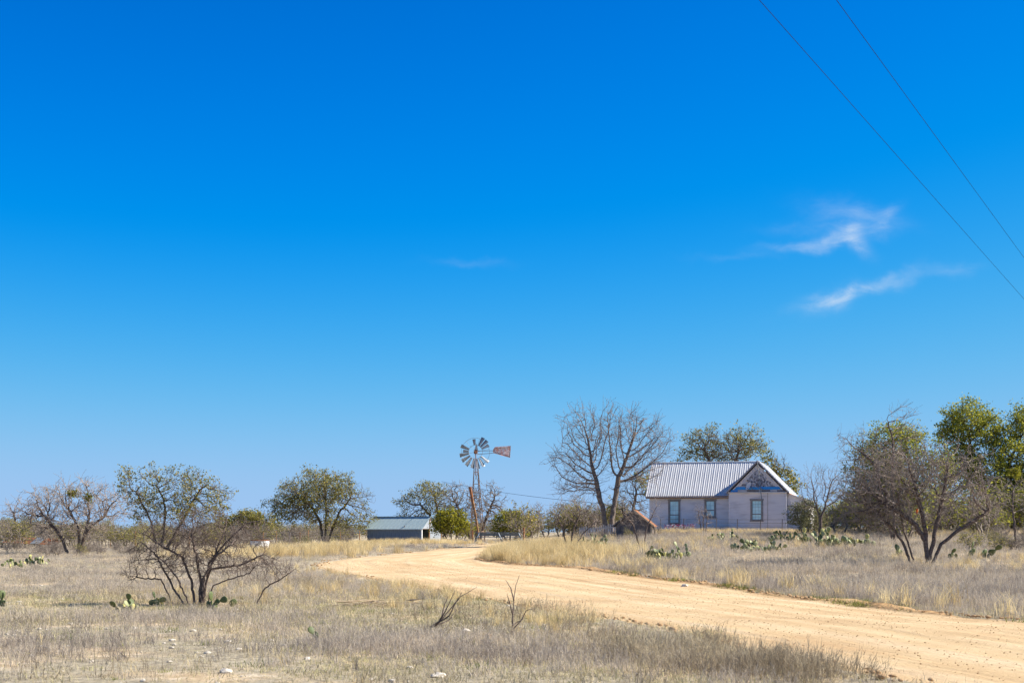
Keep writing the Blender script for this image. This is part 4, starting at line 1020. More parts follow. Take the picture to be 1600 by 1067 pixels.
    for a, c in (((773, 699.8), (797.6, 697.8)), ((773, 706.2), (796.6, 712.6)), ((797.2, 696), (796.2, 714))):
        MB().bar(lp(*a, 0.52), lp(*c, 0.72 if a[0] < 790 else 0.74), 0.05, 0.05).build('vane_rib', M['trim_dark'], tv)
    # leaning post
    p0, p1 = P3(749.5, 845, D - 1.6), P3(734.5, 761, D - 1.6); p0.z = gz(p0.x, p0.y)
    lp_ = empty('leaning_pole', p0, label='thick rusty pole leaning against the windmill tower', cat='pole')
    mb = MB(); mb.tube([(0, 0, -0.2), (p1 - p0) * 0.5 + Vector((0.06, 0, 0)), p1 - p0], [0.10, 0.105, 0.12], 8); mb.build('shaft', M['rust_wood'], lp_)
    mb = MB(); mb.tube([p1 - p0 - (p1 - p0).normalized() * 1.6, p1 - p0 + Vector((-0.02, 0, 0.04))], [0.125, 0.155], 8); mb.build('sleeve', M['rust'], lp_)
build_windmill()

def build_table():
    D = 128.0; a, b = G3(742, D), G3(817, D); L_ = b.x - a.x
    a.z = min(a.z, EYE + (HY - 846) / F * D)
    T = empty('picnic_table', a, label='long blue-grey metal picnic table in front of the windmill', cat='table')
    h = 0.93
    for i in range(5): MB().box(0, L_, -0.40 + i * 0.165, -0.40 + i * 0.165 + 0.15, h - 0.05, h).build('top_board', M['table_metal'], T)
    for y in (-0.95, 0.72):
        MB().box(0.02, L_ - 0.02, y, y + 0.26, 0.48, 0.54).build('bench', M['table_metal'], T)
    for x in (0.35, L_ * 0.5, L_ - 0.35):
        s = 0.42 if x < 1 else -0.42
        MB().bar((x - s * 0.8, -0.86, 0.0), (x + s * 0.1, -0.36, h - 0.05), 0.09).build('leg', M['table_metal'], T)
        MB().bar((x - s * 0.8, 0.86, 0.0), (x + s * 0.1, 0.36, h - 0.05), 0.09).build('leg', M['table_metal'], T)
        MB().bar((x, -0.9, 0.46), (x, 0.9, 0.46), 0.07).build('cross_bar', M['table_metal'], T)
    MB().box(0.3, L_ - 0.3, -0.03, 0.03, 0.62, 0.86).build('skirt', M['table_metal'], T)
    p = G3(818.5, D - 0.6); e = empty('iron_post', p, label='short rusty iron post at the right end of the long table', cat='post')
    mb = MB().tube([(0, 0, -0.1), (0.01, 0, 1.15)], 0.055, 7).build('shaft', M['rust'], e); MB().box(-0.075, 0.085, -0.075, 0.075, 1.15, 1.19).build('cap', M['rust'], e)
    p = G3(738.5, D + 1); e = empty('iron_post', p, label='short rusty iron post at the left end of the long table', cat='post')
    MB().tube([(0, 0, -0.1), (-0.02, 0, 1.10)], 0.06, 7).build('shaft', M['rust'], e); MB().box(-0.10, 0.06, -0.075, 0.075, 1.10, 1.14).build('cap', M['rust'], e)
    # clutter between shed and table
    for (px, w, h, m, lab, nm) in ((700, 0.62, 0.30, 'trim_dark', 'low dark box on the ground right of the shed', 'crate'), (719, 0.34, 0.42, 'picket', 'small grey box between shed and table', 'crate')):
        c = G3(px, 137); e = empty(nm, c, R(12), label=lab, cat='box')
        for i in range(3): MB().box(-w / 2, w / 2, -w / 2, -w / 2 + 0.02, h * i / 3 + 0.01, h * (i + 1) / 3 - 0.015).build('slat', M[m], e)
        for i in range(3): MB().box(w / 2 - 0.022, w / 2, -w / 2 + 0.022, w / 2, h * i / 3 + 0.01, h * (i + 1) / 3 - 0.015).build('slat', M[m], e)
        MB().box(-w / 2 + 0.03, w / 2 - 0.03, -w / 2 + 0.03, w / 2 - 0.03, 0.0, h * 0.9).build('inside', M['dark_in'], e)
    c = G3(729, 136); e = empty('bucket', c, label='small bright blue tub on the ground left of the windmill', cat='tub')
    MB().tube([(0, 0, 0), (0, 0, 0.22)], [0.20, 0.27], 12).build('body', M['blue_board'], e, smooth=False)
    MB().tube([(0.27 * math.cos(6.283 * i / 14), 0.27 * math.sin(6.283 * i / 14), 0.225) for i in range(15)], 0.018, 5).build('rim', M['blue_board'], e)
build_table()

def build_tank():
    c = G3(406, 112); T = empty('water_tank', c, label='low round white stock tank with rusty rim in the field', cat='tank')
    n = 28; r = 0.74; h = 0.62; mb = MB(); prof = [(r * 0.93, 0.0), (r * 0.95, 0.18), (r * 0.975, 0.2), (r * 0.975, 0.24), (r * 0.965, 0.26), (r * 0.985, 0.42), (r, 0.44), (r, h), (r - 0.03, h), (r - 0.05, 0.3)]
    vs = [(math.cos(6.2832 * k / n) * q, math.sin(6.2832 * k / n) * q, z) for q, z in prof for k in range(n)]
    fs = [(i * n + k, i * n + (k + 1) % n, (i + 1) * n + (k + 1) % n, (i + 1) * n + k) for i in range(len(prof) - 1) for k in range(n)]
    mb.add(vs, fs).build('body', M['tank_white'], T)
    MB().tube([(math.cos(6.2832 * k / n) * r, math.sin(6.2832 * k / n) * r, h + 0.02) for k in range(n + 1)], 0.045, 6).build('rim', M['rust'], T)
    MB().add([(math.cos(6.2832 * k / n) * r * 0.94, math.sin(6.2832 * k / n) * r * 0.94, h - 0.12) for k in range(n)], [tuple(range(n))]).build('water', M['dark_in'], T)
build_tank()

def build_fence():
    # long wire fence behind the tank
    f = empty('wire_fence', G3(60, 128), label='rusty post and wire fence running behind the stock tank', cat='fence'); rr = random.Random(8)
    xs = [32, 173, 212, 225, 296, 322, 380, 411, 431, 452, 469, 481, 505, 532, 562]; pts = [G3(x, 124 + (x - 30) * 0.022) for x in xs]
    for i, p in enumerate(pts):
        q = p - f.location; h = rr.uniform(1.2, 1.5); r = rr.choice([0.035, 0.05, 0.07])
        MB().tube([q + Vector((0, 0, -0.1)), q + Vector((rr.uniform(-0.06, 0.06), 0, h))], r, 6).build('post', M['rust_wood'] if i % 3 else M['old_wood'], f)
    for h in (0.25, 0.5, 0.75, 1.0, 1.2):
        MB().tube([p - f.location + Vector((0, -0.05, h)) for p in pts], 0.010, 4).build('wire', M['fence_wire'], f)
    # fallen roof on the far left
    b = G3(20, 126); W = empty('fallen_roof', b, label='collapsed rusty sheet-metal roof lying at the far left edge', cat='ruin')
    for i in range(9):
        x0 = -3.4 + i * 0.82; z = 0.86 - 0.03 * i + rr.uniform(-0.04, 0.04)
        m = 'rust' if i not in (2, 6) else 'galv'
        A = [(x0, 0, z - 0.32), (x0 + 0.80, 0, z - 0.34), (x0 + 0.80, 1.9, z + 0.18), (x0, 1.9, z + 0.2)]
        MB().prism(A, (0, 0, 0.03)).build('roof_sheet', M[m], W)
    for (p, q) in (((-3.6, 0.2, 1.75), (1.2, 1.0, 0.95)), ((-3.6, 0.6, 1.45), (0.2, 1.2, 1.0)), ((-3.6, 1.0, 1.22), (-0.4, 1.4, 1.02)), ((-0.6, 0.5, 1.02), (1.0, 0.7, 1.06))):
        MB().bar(p, q, 0.10, 0.10).build('beam', M['old_wood'], W)
    for i in range(7): MB().bar((-3.2 + i * 1.05, 0.25, -0.1), (-3.2 + i * 1.05, 0.25, 0.55), 0.10).build('post', M['old_wood'], W)
build_fence()

# ------------------------------------------------------------------ wires
def wire(name, label, a, b, sag, r, n=40, cat='wire', group=None):
    a, b = Vector(a), Vector(b); mb = MB()
    mb.tube([a.lerp(b, i / n) - (b - a).normalized() * 0 - Vector((0, 0, sag * 4 * (i / n) * (1 - i / n))) for i in range(n + 1)], r, 5)
    return mb.build(name, M['wire'], None, label=label, cat=cat, group=group)
def overhead(lab, pa, pb):
    # points of the wire 6.3 m above the eye, extended both ways
    def pt(px, py): D = 6.3 * F / (HY - py); return Vector((wx(px, D), D, EYE + 6.3))
    a, b = pt(*pa), pt(*pb); d = (b - a).normalized()
    wire('power_line', lab, a - d * 40, b + d * 60, 0.04, 0.0038, n=80, group='overhead power lines')
overhead('overhead power line crossing the upper right sky, the lower left one', (1190, 0), (1600, 465))
overhead('overhead power line crossing the upper right sky, the upper right one', (1310, 0), (1600, 400))
wire('service_wire', 'thin service wire from behind the windmill towards the bare tree', P3(690, 752, 158), P3(946, 787, 109), 0.25, 0.014)

# ------------------------------------------------------------------ prickly pear
def pad_mesh(name, mat):
    mb = MB(); n = 12; rows = [(-1.0, 0.16), (-0.72, 0.42), (-0.3, 0.78), (0.15, 0.98), (0.55, 0.92), (0.85, 0.58), (1.0, 0.12)]
    vs = []; fs = []
    for z, w in rows:
        for k in range(n):
            a = 2 * math.pi * k / n; vs.append((math.cos(a) * w * 0.40, math.sin(a) * w * 0.085 * (1 if w > 0.2 else 0.8), (z + 1) * 0.5))
    for i in range(len(rows) - 1):
        for k in range(n): fs.append((i * n + k, i * n + (k + 1) % n, (i + 1) * n + (k + 1) % n, (i + 1) * n + k))
    fs.append(tuple(range(n))[::-1]); fs.append(tuple(len(vs) - n + k for k in range(n)))
    me = mb.add(vs, fs).mesh(name, True); me.materials.append(mat); return me
CLEAR = []
PADS = [pad_mesh('pad', M['pad_green']), pad_mesh('pad', M['pad_pale']), pad_mesh('pad', M['pad_yellow'])]
def cactus(px, D, wpx, npads, label, seed, size=0.27, tall=3, w=(0.4, 0.4, 0.2)):
    if D > 50: npads = int(npads * 2.3); size *= 0.74
    CLEAR.append((wx(px, D), D, max(0.35, wpx * D / F / 2)))
    rr = random.Random(seed); b = G3(px, D); E = empty('prickly_pear', b, label=label, cat='cactus', group='prickly pear clumps'); half = wpx * D / F / 2
    cur = []; count = 0
    def pick(): return PADS[rr.choices((0, 1, 2), w)[0]]
    while count < npads:
        if not cur or rr.random() < 0.60:
            x = rr.uniform(-half, half); y = rr.uniform(-half, half) * 0.5
            mat = Matrix.Translation((x, y, gz(b.x + x, b.y + y) - b.z + (rr.uniform(-0.02, 0.20) if D > 50 else -0.02))) @ Euler((rr.gauss(0, 0.3), rr.gauss(0, 0.35), rr.uniform(0, 6.28))).to_matrix().to_4x4(); lev = 0
        else:
            pm, s, lev = rr.choice(cur)
            if lev >= tall: continue
            a = rr.uniform(-0.9, 0.9)
            mat = pm @ Matrix.Translation((math.sin(a) * 0.36 * s, 0, s * (0.56 + 0.40 * math.cos(a)))) @ Euler((rr.gauss(0, 0.25), a * 0.8, rr.gauss(0, 0.6))).to_matrix().to_4x4(); lev += 1
        s = size * rr.uniform(0.75, 1.2)
        o = link('pad', pick(), None, E); o.matrix_basis = mat @ Matrix.Diagonal((s, s, s, 1)); cur.append((mat, s, lev)); count += 1
    return E
cactus(1045, 66, 66, 34, 'prickly pear clump nearest the road below the left window', 1, 0.30)
cactus(1182, 72, 74, 42, 'prickly pear clump in the field below the front gable', 2, 0.34)
cactus(1322, 78, 86, 60, 'widest, densest prickly pear patch right of the house', 3, 0.36, w=(0.4, 0.45, 0.15))
cactus(1266, 82, 36, 22, 'prickly pear clump at the foot of the olive-grey bush', 4, 0.34)
cactus(1222, 84, 40, 18, 'prickly pear clump close in front of the house corner', 5, 0.32, w=(0.4, 0.5, 0.1))
cactus(1128, 86, 50, 18, 'sparse pale prickly pear clump in front of the middle window', 6, 0.30, w=(0.25, 0.5, 0.25))
cactus(932, 85, 46, 20, 'prickly pear clump beside the small bare mesquite and picket fence', 7, 0.42, w=(0.6, 0.35, 0.05))
cactus(200, 31.3, 24, 13, 'yellowish prickly pear low in the left foreground grass', 8, 0.19, w=(0.45, 0.25, 0.3))
cactus(243, 33.8, 24, 9, 'pale yellow prickly pear left of the near mesquite', 9, 0.18, w=(0.3, 0.4, 0.3))
cactus(327, 32.2, 20, 8, 'dark prickly pear at the foot of the near mesquite', 10, 0.21, w=(0.7, 0.3, 0.0))
cactus(362, 33.2, 7, 2, 'single green prickly pear pad right of the near mesquite', 11, 0.19, tall=1, w=(0.7, 0.3, 0))
cactus(4, 32.5, 26, 6, 'dark prickly pear cut by the left picture edge', 12, 0.20, w=(0.8, 0.2, 0))
cactus(22, 66, 40, 9, 'yellowing prickly pear in the grass at far left', 13, 0.27, tall=1, w=(0.3, 0.4, 0.3))
cactus(60, 70, 40, 14, 'yellow and green prickly pear left of the wide mesquite', 14, 0.28, tall=1, w=(0.35, 0.35, 0.3))
cactus(490, 22.8, 12, 3, 'small dark prickly pear in the centre foreground grass', 15, 0.17, w=(0.9, 0.1, 0))
cactus(1487, 64, 14, 3, 'dark prickly pear pads right behind the mesquite trunk', 16, 0.36, tall=1, w=(0.9, 0.1, 0))
cactus(1517, 65, 8, 3, 'lone dark prickly pear, left of the pair at right', 17, 0.42, tall=1, w=(0.9, 0.1, 0))
cactus(1543, 65, 12, 4, 'rightmost prickly pear, two broad pads in the field', 18, 0.42, tall=1, w=(0.9, 0.1, 0))
cactus(1405, 68, 20, 4, 'few prickly pear pads between mesquite stems', 19, 0.36, tall=1)

# orange marker tied in the brush right of the house
p = P3(1433, 799, 62); e = empty('orange_ribbon', p, label='small orange ribbon hanging in the mesquite branches', cat='ribbon')
MB().prism([(-0.04, 0, 0.12), (0.04, 0, 0.14), (0.05, 0.02, 0.01), (0.0, 0.0, -0.12), (-0.05, 0.02, -0.06)], (0, 0.006, 0)).build('strip', M['flag_orange'], e)

# ------------------------------------------------------------------ foreground sticks
def stick(name, label, px, py, branches, rpx, cat='twigs'):
    g = hit(px, py); D = g.y; o = empty(name, g, label=label, cat=cat); k = D / F
    for br in branches:
        pts = [Vector(((x - px) * k, dy, (py - y) * k)) for (x, y, dy) in br]
        # smooth the polyline
        P = []
        for i in range(len(pts) - 1):
            for j in range(3): P.append(pts[i].lerp(pts[i + 1], j / 3) + Vector((0, 0, 0.006 * math.sin(i * 3 + j * 2))))
        P.append(pts[-1]); n = len(P)
        MB().tube(P, [max(0.0016, rpx * k * (1 - 0.8 * i / (n - 1))) for i in range(n)], 6).build('stem', M['bark_mesquite'], o, smooth=True)
stick('dead_branch', 'curved dead branches sticking up at the near road edge', 672, 980, [[(672, 981, 0), (690, 968, 0), (705, 950, 0.1), (720, 932, 0.1), (745, 918, 0.2)], [(680, 976, 0), (702, 962, -.1), (712, 942, -.1), (722, 925, -.1)],
      [(676, 979, 0), (700, 970, .1), (712, 955, .2)], [(690, 966, 0), (694, 945, .1), (700, 932, .1)], [(684, 975, 0), (696, 955, -.1), (712, 922, -.2)]], 1.5)
stick('bare_sapling', 'thin upright bare sapling on the near road edge', 800, 990, [[(800, 992, 0), (801, 965, 0), (803, 935, 0.05), (806, 915, 0.1), (812, 898, 0.1)], [(801, 960, 0), (796, 940, 0), (792, 928, 0)],
      [(803, 938, 0), (798, 918, 0), (790, 906, 0)], [(801, 984, 0), (815, 968, 0), (822, 954, 0), (834, 950, 0)], [(800, 978, 0), (808, 972, 0.1), (818, 968, .1)]], 1.3)
# small heap of dry sticks
def stick_heap(px, py, label, seed, n=26, w=0.9):
    rr = random.Random(seed); g = hit(px, py); o = empty('stick_heap', g, label=label, cat='sticks')
    for i in range(n):
        a = rr.gauss(0.1, 0.5); L_ = rr.uniform(0.3, 0.8); c = Vector((rr.uniform(-w, w), rr.uniform(-0.5, 0.5), rr.uniform(0.01, 0.14)))
        d = Vector((math.cos(a), math.sin(a) * 0.6, rr.uniform(-0.12, 0.2))) * L_ / 2
        MB().tube([c - d, c + Vector((0, 0, 0.02)), c + d], [0.012, 0.011, 0.005], 5).build('stick', M['pale_wood'], o)
stick_heap(600, 948, 'heap of dry pale sticks beside the near road edge', 3)
stick_heap(505, 905, 'scatter of dry sticks and clods at the road bend', 4, 16, 1.1)

# ------------------------------------------------------------------ rocks
def rock_mesh(seed):
    rr = np.random.RandomState(seed); import bmesh
    bm = bmesh.new(); bmesh.ops.create_icosphere(bm, subdivisions=2, radius=0.5)
    w = rr.normal(size=(5, 3)) * 2.4; ph = rr.uniform(0, 6, 5)
    for v in bm.verts:
        q = np.array(v.co); s = 1 + 0.16 * sum(math.sin(w[i] @ q * 2 + ph[i]) for i in range(5)) / 2; v.co = Vector(q * s * np.array([1, 0.8, 0.42]))
    me = bpy.data.meshes.new('rock'); bm.to_mesh(me); bm.free(); return me
ROCKS = [rock_mesh(i) for i in range(6)]
for i, (px, py, wpx, lab) in enumerate((
        (1070, 916, 11, 'white limestone rock on the far edge of the road'), (685, 1059, 26, 'largest flat white limestone rock at the bottom edge'), (640, 1046, 14, 'small white limestone rock above the largest one'),
        (353, 1051, 22, 'long pale limestone rock in the left foreground'), (302, 988, 13, 'pale flat limestone rock below the near mesquite'), (1528, 858, 12, 'pale rock beside the rightmost prickly pear'),
        (480, 1030, 12, 'pale limestone rock under the small dark prickly pear'), (815, 982, 9, 'white rock by the upright bare sapling'), (760, 995, 20, 'orange-tan rock by the road edge near the sapling'), (728, 988, 16, 'grey-brown rock between the dead branches and sapling'),
        (30, 941, 9, 'small white rock near the left picture edge'), (62, 984, 9, 'small white rock on the bare patch at left'))):
    g = hit(px, py); s = wpx * g.y / F
    o = link('rock', ROCKS[i % 6].copy(), M['clod'] if 'orange' in lab else M['rock'], None, label=lab, cat='rock', group='loose limestone rocks')
    o.location = (g.x, g.y, gz(g.x, g.y) + s * 0.08); o.scale = (s, s, s); o.rotation_euler = (0, 0, i * 1.3)

# ------------------------------------------------------------------ scattered stuff: instances of small tufts on points
def blades(rs, n, rad, h0, h1, lean, width, droop=0.3, seg=2):
    b = rs.normal(size=(n, 2)) * rad * 0.5; an = rs.uniform(0, 6.283, n); le = np.abs(rs.normal(size=n)) * lean
    h = rs.uniform(h0, h1, n); d = np.stack([np.cos(an), np.sin(an)], 1)
    p0 = np.c_[b, np.full(n, -0.02)]
    dir1 = np.c_[d * np.sin(le)[:, None], np.cos(le)]
    le2 = le + droop * rs.uniform(0.3, 1.6, n); dir2 = np.c_[d * np.sin(le2)[:, None], np.cos(le2)]
    p1 = p0 + dir1 * (h * 0.55)[:, None]; p2 = p1 + dir2 * (h * 0.5)[:, None]
    s = rs.uniform(0, 6.283, n); w = np.c_[np.cos(s), np.sin(s), np.zeros(n)] * (width * rs.uniform(0.6, 1.3, n))[:, None] / 2
    V = np.stack([p0 - w, p0 + w, p1 - w * 0.8, p1 + w * 0.8, p2], 1).reshape(-1, 3); i = np.arange(n)[:, None] * 5
    return V, i + np.array([[0, 1, 3, 2]]), i + np.array([[2, 3, 4]])
def twiggy(rs, n, rad, h, width):
    """fine forked weed: stems with side twigs, all thin blades"""
    Vs = []; Q = []; T = []; k = 0
    for _ in range(n):
        b = np.r_[rs.normal(size=2) * rad * 0.4, -0.02]; a = rs.uniform(0, 6.283); l = abs(rs.normal()) * 0.4; hh = h * rs.uniform(0.6, 1.15)
        d = np.array([math.cos(a) * math.sin(l), math.sin(a) * math.sin(l), math.cos(l)]); tip = b + d * hh
        segs = [(b, tip)]
        for _ in range(5):
            t = rs.uniform(0.3, 0.95); q = b + d * hh * t; e = norm(d + rs.normal(size=3) * 0.6); segs.append((q, q + e * hh * rs.uniform(0.2, 0.45)))
        for p, q in segs:
            s = rs.uniform(0, 6.283); w = np.array([math.cos(s), math.sin(s), 0]) * width / 2; Vs += [p - w, p + w, q]; T.append((k, k + 1, k + 2)); k += 3
    return np.array(Vs), None, np.array(T)
def tuft_collection(name, mat, makers):
    c = bpy.data.collections.new(name)
    for i, (V, q, t) in enumerate(makers):
        me = fast_mesh(name, V, quads=q, tris=t); me.materials.append(mat); c.objects.link(bpy.data.objects.new(name + '_tuft_%02d' % i, me))
    return c
def scatter(name, label, coll, nvar, XY, scl, seed, zoff=0.0, sink=None):
    rs = np.random.RandomState(seed); n = len(XY); Z = ground(XY[:, 0], XY[:, 1]) + zoff
    me = bpy.data.meshes.new(name); me.vertices.add(n); me.vertices.foreach_set('co', np.c_[XY, Z].astype(np.float32).ravel())
    def attr(nm, ty, data, key='value'):
        a = me.attributes.new(nm, ty, 'POINT'); a.data.foreach_set(key, data)
    attr('scl', 'FLOAT', np.asarray(scl, np.float32))
    rot = np.c_[rs.normal(size=n) * 0.10, rs.normal(size=n) * 0.10, rs.uniform(0, 6.283, n)].astype(np.float32)
    attr('rot', 'FLOAT_VECTOR', rot.ravel(), 'vector'); attr('idx', 'INT', rs.randint(0, nvar, n).astype(np.int32))
    o = link(name, me, None, None, kind='stuff', label=label)
    g = bpy.data.node_groups.new(name, 'GeometryNodeTree'); g.interface.new_socket('Geometry', in_out='INPUT', socket_type='NodeSocketGeometry'); g.interface.new_socket('Geometry', in_out='OUTPUT', socket_type='NodeSocketGeometry')
    N = g.nodes.new; L = g.links.new
    gi, go, ip, ci = N('NodeGroupInput'), N('NodeGroupOutput'), N('GeometryNodeInstanceOnPoints'), N('GeometryNodeCollectionInfo')
    ci.inputs['Collection'].default_value = coll; ci.inputs['Separate Children'].default_value = True; ci.inputs['Reset Children'].default_value = True
    ip.inputs['Pick Instance'].default_value = True
    def na(nm, ty): x = N('GeometryNodeInputNamedAttribute'); x.data_type = ty; x.inputs['Name'].default_value = nm; return x.outputs['Attribute']
    L(gi.outputs[0], ip.inputs['Points']); L(ci.outputs[0], ip.inputs['Instance']); L(na('idx', 'INT'), ip.inputs['Instance Index'])
    L(na('rot', 'FLOAT_VECTOR'), ip.inputs['Rotation']); L(na('scl', 'FLOAT'), ip.inputs['Scale']); L(ip.outputs[0], go.inputs[0])
    md = o.modifiers.new('scatter', 'NODES'); md.node_group = g
    return o
def field(rs, n, d0, d1, u0=-0.43, u1=0.43, power=1.0):
    """points in the wedge in front of the photographer, evenly per square metre when power is 1"""
    y = (d0 ** (power + 1) + rs.uniform(size=n) * (d1 ** (power + 1) - d0 ** (power + 1))) ** (1 / (power + 1))
    return np.stack([rs.uniform(u0, u1, n) * (y + 3), y], 1)
KEEP_OUT = []
def clear(XY, margin, wob=0.35):
    a, d = road_coord(XY[:, 0], XY[:, 1]); m = d > np.where(a > 0, np.minimum(margin, 0.06) + 0.12 * wav(XY[:, 0], XY[:, 1], 1.9), margin + wob * wav(XY[:, 0], XY[:, 1], 1.1))
    # floor area of the house and the shed
    b = P3(1140, 832, 108.0); c, s = math.cos(R(15)), math.sin(R(15)); px = XY[:, 0] - b.x; py = XY[:, 1] - b.y; lx = px * c - py * s; ly = px * s + py * c
    m &= ~((lx > -6.3) & (lx < 4.3) & (ly > (np.where(lx < 0, 0.9, -0.1))) & (ly < 9))
    for (cx, cy, cr) in CLEAR: m &= ~((np.abs(XY[:, 0] - cx) < cr * 0.9) & (np.abs(XY[:, 1] - cy) < 0.45))
    return m, a, d

rs = np.random.RandomState(2024)
C_grey = tuft_collection('grey_weed', M['grass_grey'], [blades(rs, 34, 0.26, 0.10, 0.30, 0.42, 0.009) for _ in range(3)] + [twiggy(rs, 9, 0.24, 0.30, 0.008) for _ in range(3)])
C_gold = tuft_collection('straw_grass', M['grass_gold'], [blades(rs, 64, 0.26, 0.30, 0.95, 0.26, 0.013, 0.75) for _ in range(5)])
C_short = tuft_collection('short_grass', M['grass_short'], [blades(rs, 46, 0.36, 0.025, 0.085, 0.8, 0.009) for _ in range(4)])
C_broom = tuft_collection('broomweed', M['grass_broom'], [twiggy(rs, 20, 0.34, 0.32, 0.007) for _ in range(4)])
C_green = tuft_collection('green_weed', M['grass_green'], [blades(rs, 50, 0.24, 0.04, 0.13, 0.6, 0.010) for _ in range(3)])
def rockset():
    out = []
    for i in range(4):
        me = ROCKS[i]; v = np.zeros(len(me.vertices) * 3, np.float32); me.vertices.foreach_get('co', v); f = np.zeros(len(me.loops), np.int32); me.loops.foreach_get('vertex_index', f)
        out.append((v.reshape(-1, 3), None, f.reshape(-1, 3)))
    return out
C_rock = tuft_collection('limestone_gravel', M['rock'], rockset())
C_clod = tuft_collection('earth_clods', M['clod'], rockset())

def bare(XY):   # patches where little grows, 0..1
    x, y = XY[:, 0], XY[:, 1]
    return sstep(0.05, 0.6, wav(x * 1.0, y * 0.45, 0.55) + 0.35 * wav(x, y, 1.7))

def blob(n, px, D, rx, ry):
    c = G3(px, D); q = rs.normal(size=(n, 2)); return np.stack([c.x + q[:, 0] * rx, c.y + q[:, 1] * ry], 1)
# grey dead weeds over the whole pasture
XY = np.vstack([field(rs, 22000, 12, 60), field(rs, 30000, 42, 114), field(rs, 12000, 112, 170)])
m, a, d = clear(XY, 0.25); dens = 1 - 0.75 * bare(XY) * (XY[:, 1] < 60); near = (a < 0) & (XY[:, 1] < 60)
pat = sstep(0.05, 0.4, wav(XY[:, 0] * 1.2 + 9, XY[:, 1] * 0.6, 0.5)); dens = np.where(near & (XY[:, 1] < 36), dens * (0.08 + 0.9 * pat), np.where(near, dens * 0.7, dens))
m &= rs.uniform(size=len(XY)) < dens; XY = XY[m]; a = a[m]; d = d[m]
XP = np.vstack([blob(420, 610, 21.5, 1.1, 1.2), blob(240, 720, 20.5, 0.9, 1.3), blob(260, 60, 20.5, 1.0, 2.0), blob(260, 30, 27, 1.8, 2.2), blob(200, 420, 36, 1.6, 2.5), blob(160, 900, 18.5, 0.9, 1.0), blob(150, 330, 27.5, 0.9, 0.8), blob(130, 180, 29, 1.2, 1.0), blob(200, 150, 44, 4, 4)])
mp_, ap, dp = clear(XP, 0.25); XY = np.vstack([XY, XP[mp_]]); a = np.r_[a, ap[mp_] - 0.0]; d = np.r_[d, dp[mp_]]
sc = rs.uniform(0.55, 1.15, len(XY)) * np.where(a > 0, 1.25, 0.78) * (0.75 + 0.25 * sstep(0, 2, d))
scatter('grey_weeds', 'grey-brown dead weeds and grass covering the pasture', C_grey, 6, XY, sc, 1)
# short grass, mostly near
XY = np.vstack([field(rs, 15000, 11, 42), field(rs, 12000, 40, 110)])
m, a, d = clear(XY, -0.1, 0.5); m &= rs.uniform(size=len(XY)) < 1 - 0.85 * bare(XY); XY = XY[m]
scatter('short_grass', 'short straw-coloured turf between the weeds', C_short, 4, XY, rs.uniform(0.7, 1.5, len(XY)), 2)
# tall straw grass: inside of the bend, before the shed, along the far verge
XY = np.vstack([blob(520, 800, 86, 1.8, 6.0), blob(420, 835, 80, 1.9, 6), blob(130, 880, 74, 2.0, 4), blob(380, 600, 121, 4.2, 4), blob(150, 660, 124, 3.0, 4), blob(160, 530, 105, 2.6, 4), blob(150, 470, 90, 3, 6)])
far = field(rs, 9000, 20, 110); ma, aa, dd = clear(far, 0.2); XY2 = far[ma & (aa > 0) & (dd < 2.4 + 1.2 * wav(far[:, 0], far[:, 1], 0.5)) & (rs.uniform(size=len(far)) < 0.42)]
XY3 = field(rs, 2600, 45, 108, -0.05, 0.43); XY3 = XY3[wav(XY3[:, 0] + 40, XY3[:, 1], 0.35) > 0.25]
XY4 = np.vstack([np.stack([rs.uniform(10, 24, 700), rs.uniform(99, 106.5, 700)], 1), blob(110, 560, 62, 1.2, 5), blob(70, 640, 45, 1.0, 4), blob(40, 700, 36, 0.8, 3), blob(40, 420, 40, 2.0, 3), blob(20, 860, 27, 0.6, 1.5)])
s_all = np.r_[np.where(XY[:, 1] > 96, rs.uniform(0.3, 0.75, len(XY)), rs.uniform(0.75, 1.2, len(XY))), rs.uniform(0.4, 1.05, len(XY2)), rs.uniform(0.3, 0.65, len(XY3)), rs.uniform(0.3, 0.6, len(XY4))]
XY = np.vstack([XY, XY2, XY3, XY4]); m, a, d = clear(XY, 0.15, 0.2)
scatter('straw_grass', 'tall golden straw grass along the road bend and before the buildings', C_gold, 5, XY[m], s_all[m], 3)
C_stalk = tuft_collection('straw_stalks', M['grass_gold'], [blades(rs, 9, 0.22, 0.35, 0.75, 0.35, 0.0085, 1.1) for _ in range(4)])
C_litter = tuft_collection('straw_litter', M['grass_short'], [(lambda q: (q[0] * np.array([1.3, 1.3, 0.10]) + np.array([0, 0, 0.03]), q[1], q[2]))(blades(rs, 20, 0.5, 0.12, 0.4, 1.2, 0.009, 0.4)) for _ in range(3)])
XY = np.vstack([field(rs, 170, 13, 40), field(rs, 1500, 35, 105)]); m, a, d = clear(XY, 0.15, 0.2); m &= (wav(XY[:, 0] + 7, XY[:, 1], 0.45) > -0.25) | (np.abs(d) < 2)
scatter('straw_stalks', 'single bent straw stalks standing above the weeds', C_stalk, 4, XY[m], rs.uniform(0.6, 1.15, m.sum()) * np.where(a[m] < 0, 0.7, 1.0), 8)
XY = np.vstack([field(rs, 1500, 12, 45), field(rs, 2500, 40, 100)]); m, a, d = clear(XY, -0.3, 0.4)
scatter('straw_litter', 'flattened pale straw litter lying on the ground', C_litter, 3, XY[m], rs.uniform(0.5, 1.1, m.sum()), 9)
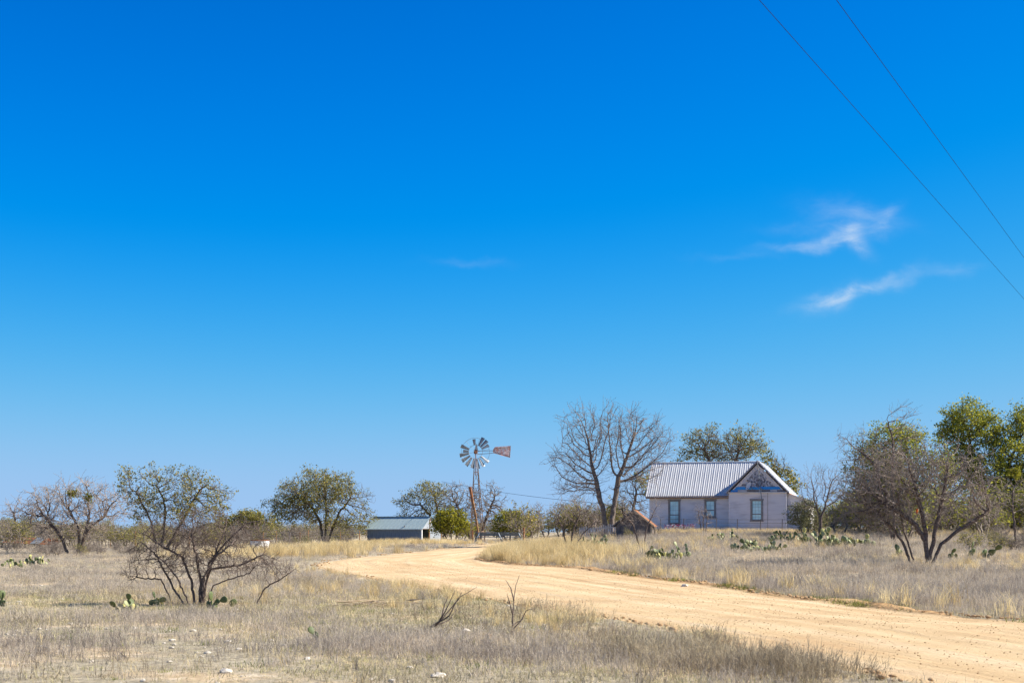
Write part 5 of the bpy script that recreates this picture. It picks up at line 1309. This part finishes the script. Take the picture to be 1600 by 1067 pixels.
# broomweed: dark fuzzy weeds on the near verge
XY = np.vstack([field(rs, 2600, 12, 48)]); m, a, d = clear(XY, 0.1, 0.5)
keep = (a < 0) & (wav(XY[:, 0] * 1.3 - 15, XY[:, 1] * 0.8, 0.55) > 0.12) & ((d < 3.4) | (rs.uniform(size=len(XY)) < 0.35)); XY = XY[m & keep]
XYb = field(rs, 1800, 40, 100, 0.0, 0.43); mb_, ab, db = clear(XYb, 0.8); XYb = XYb[mb_ & (wav(XYb[:, 0], XYb[:, 1] + 60, 0.3) > 0.2)]
XY = np.vstack([XY, blob(70, 1150, 17.6, 0.7, 0.7), blob(60, 1010, 19.5, 0.7, 0.8), blob(40, 1230, 16.6, 0.4, 0.5)]); m, a, d = clear(XY, 0.0, 0.3); XY = XY[m]
scatter('broomweed', 'dark fuzzy broomweed on the road verge', C_broom, 4, np.vstack([XY, XYb]), rs.uniform(0.6, 1.15, len(XY) + len(XYb)), 4)
# green weeds in the lee of the far verge and odd green tufts
XY = field(rs, 12000, 24, 60); m, a, d = clear(XY, 0.0, 0.1); XY = XY[(a > 0) & (d > -0.28) & (d < 0.30) & (wav(XY[:, 0], XY[:, 1], 0.8) > 0.0)]
XYg = field(rs, 110, 14, 40, -0.43, 0.05); mg, ag, dg_ = clear(XYg, 0.3); XYg = XYg[mg]
scatter('green_weeds', 'low green weeds along the far verge of the road', C_green, 3, np.vstack([XY, XYg]), np.r_[rs.uniform(0.8, 1.6, len(XY)), rs.uniform(0.5, 1.3, len(XYg))], 5)
# gravel and clods
XY = field(rs, 3200, 12, 60, -0.43, 0.43); m, a, d = clear(XY, 0.0, 0.4); XY = XY[m & (rs.uniform(size=len(XY)) < 0.25 + 0.75 * bare(XY)) & (a < 0)]
scatter('limestone_gravel', 'scattered pale limestone bits in the foreground dirt', C_rock, 4, XY, rs.uniform(0.02, 0.085, len(XY)) * rs.uniform(0.5, 1.5, len(XY)), 6, 0.01)
t = rs.uniform(0, NR - 1, 5200).astype(int); side = np.where(rs.uniform(size=5200) < 0.72, 1, -1); w = HW[t] * side * (0.985 + rs.normal(size=5200) * 0.035)
XY = CL[t] + CN[t] * w[:, None]
near_i = np.where((CL[:, 1] > 8) & (CL[:, 1] < 70))[0]; NS = 9000; t2 = rs.choice(near_i, NS); XYs = CL[t2] + CN[t2] * (HW[t2] * rs.uniform(-1, 1, NS))[:, None] + rs.normal(size=(NS, 2)) * 0.3
scatter('earth_clods', 'loose orange earth clods along the graded road edge', C_clod, 4, np.vstack([XY, XYs]), np.r_[np.abs(rs.normal(size=5200)) * 0.055 + 0.012, rs.uniform(0.008, 0.026, NS) * rs.uniform(0.5, 1.4, NS)], 7, 0.035)
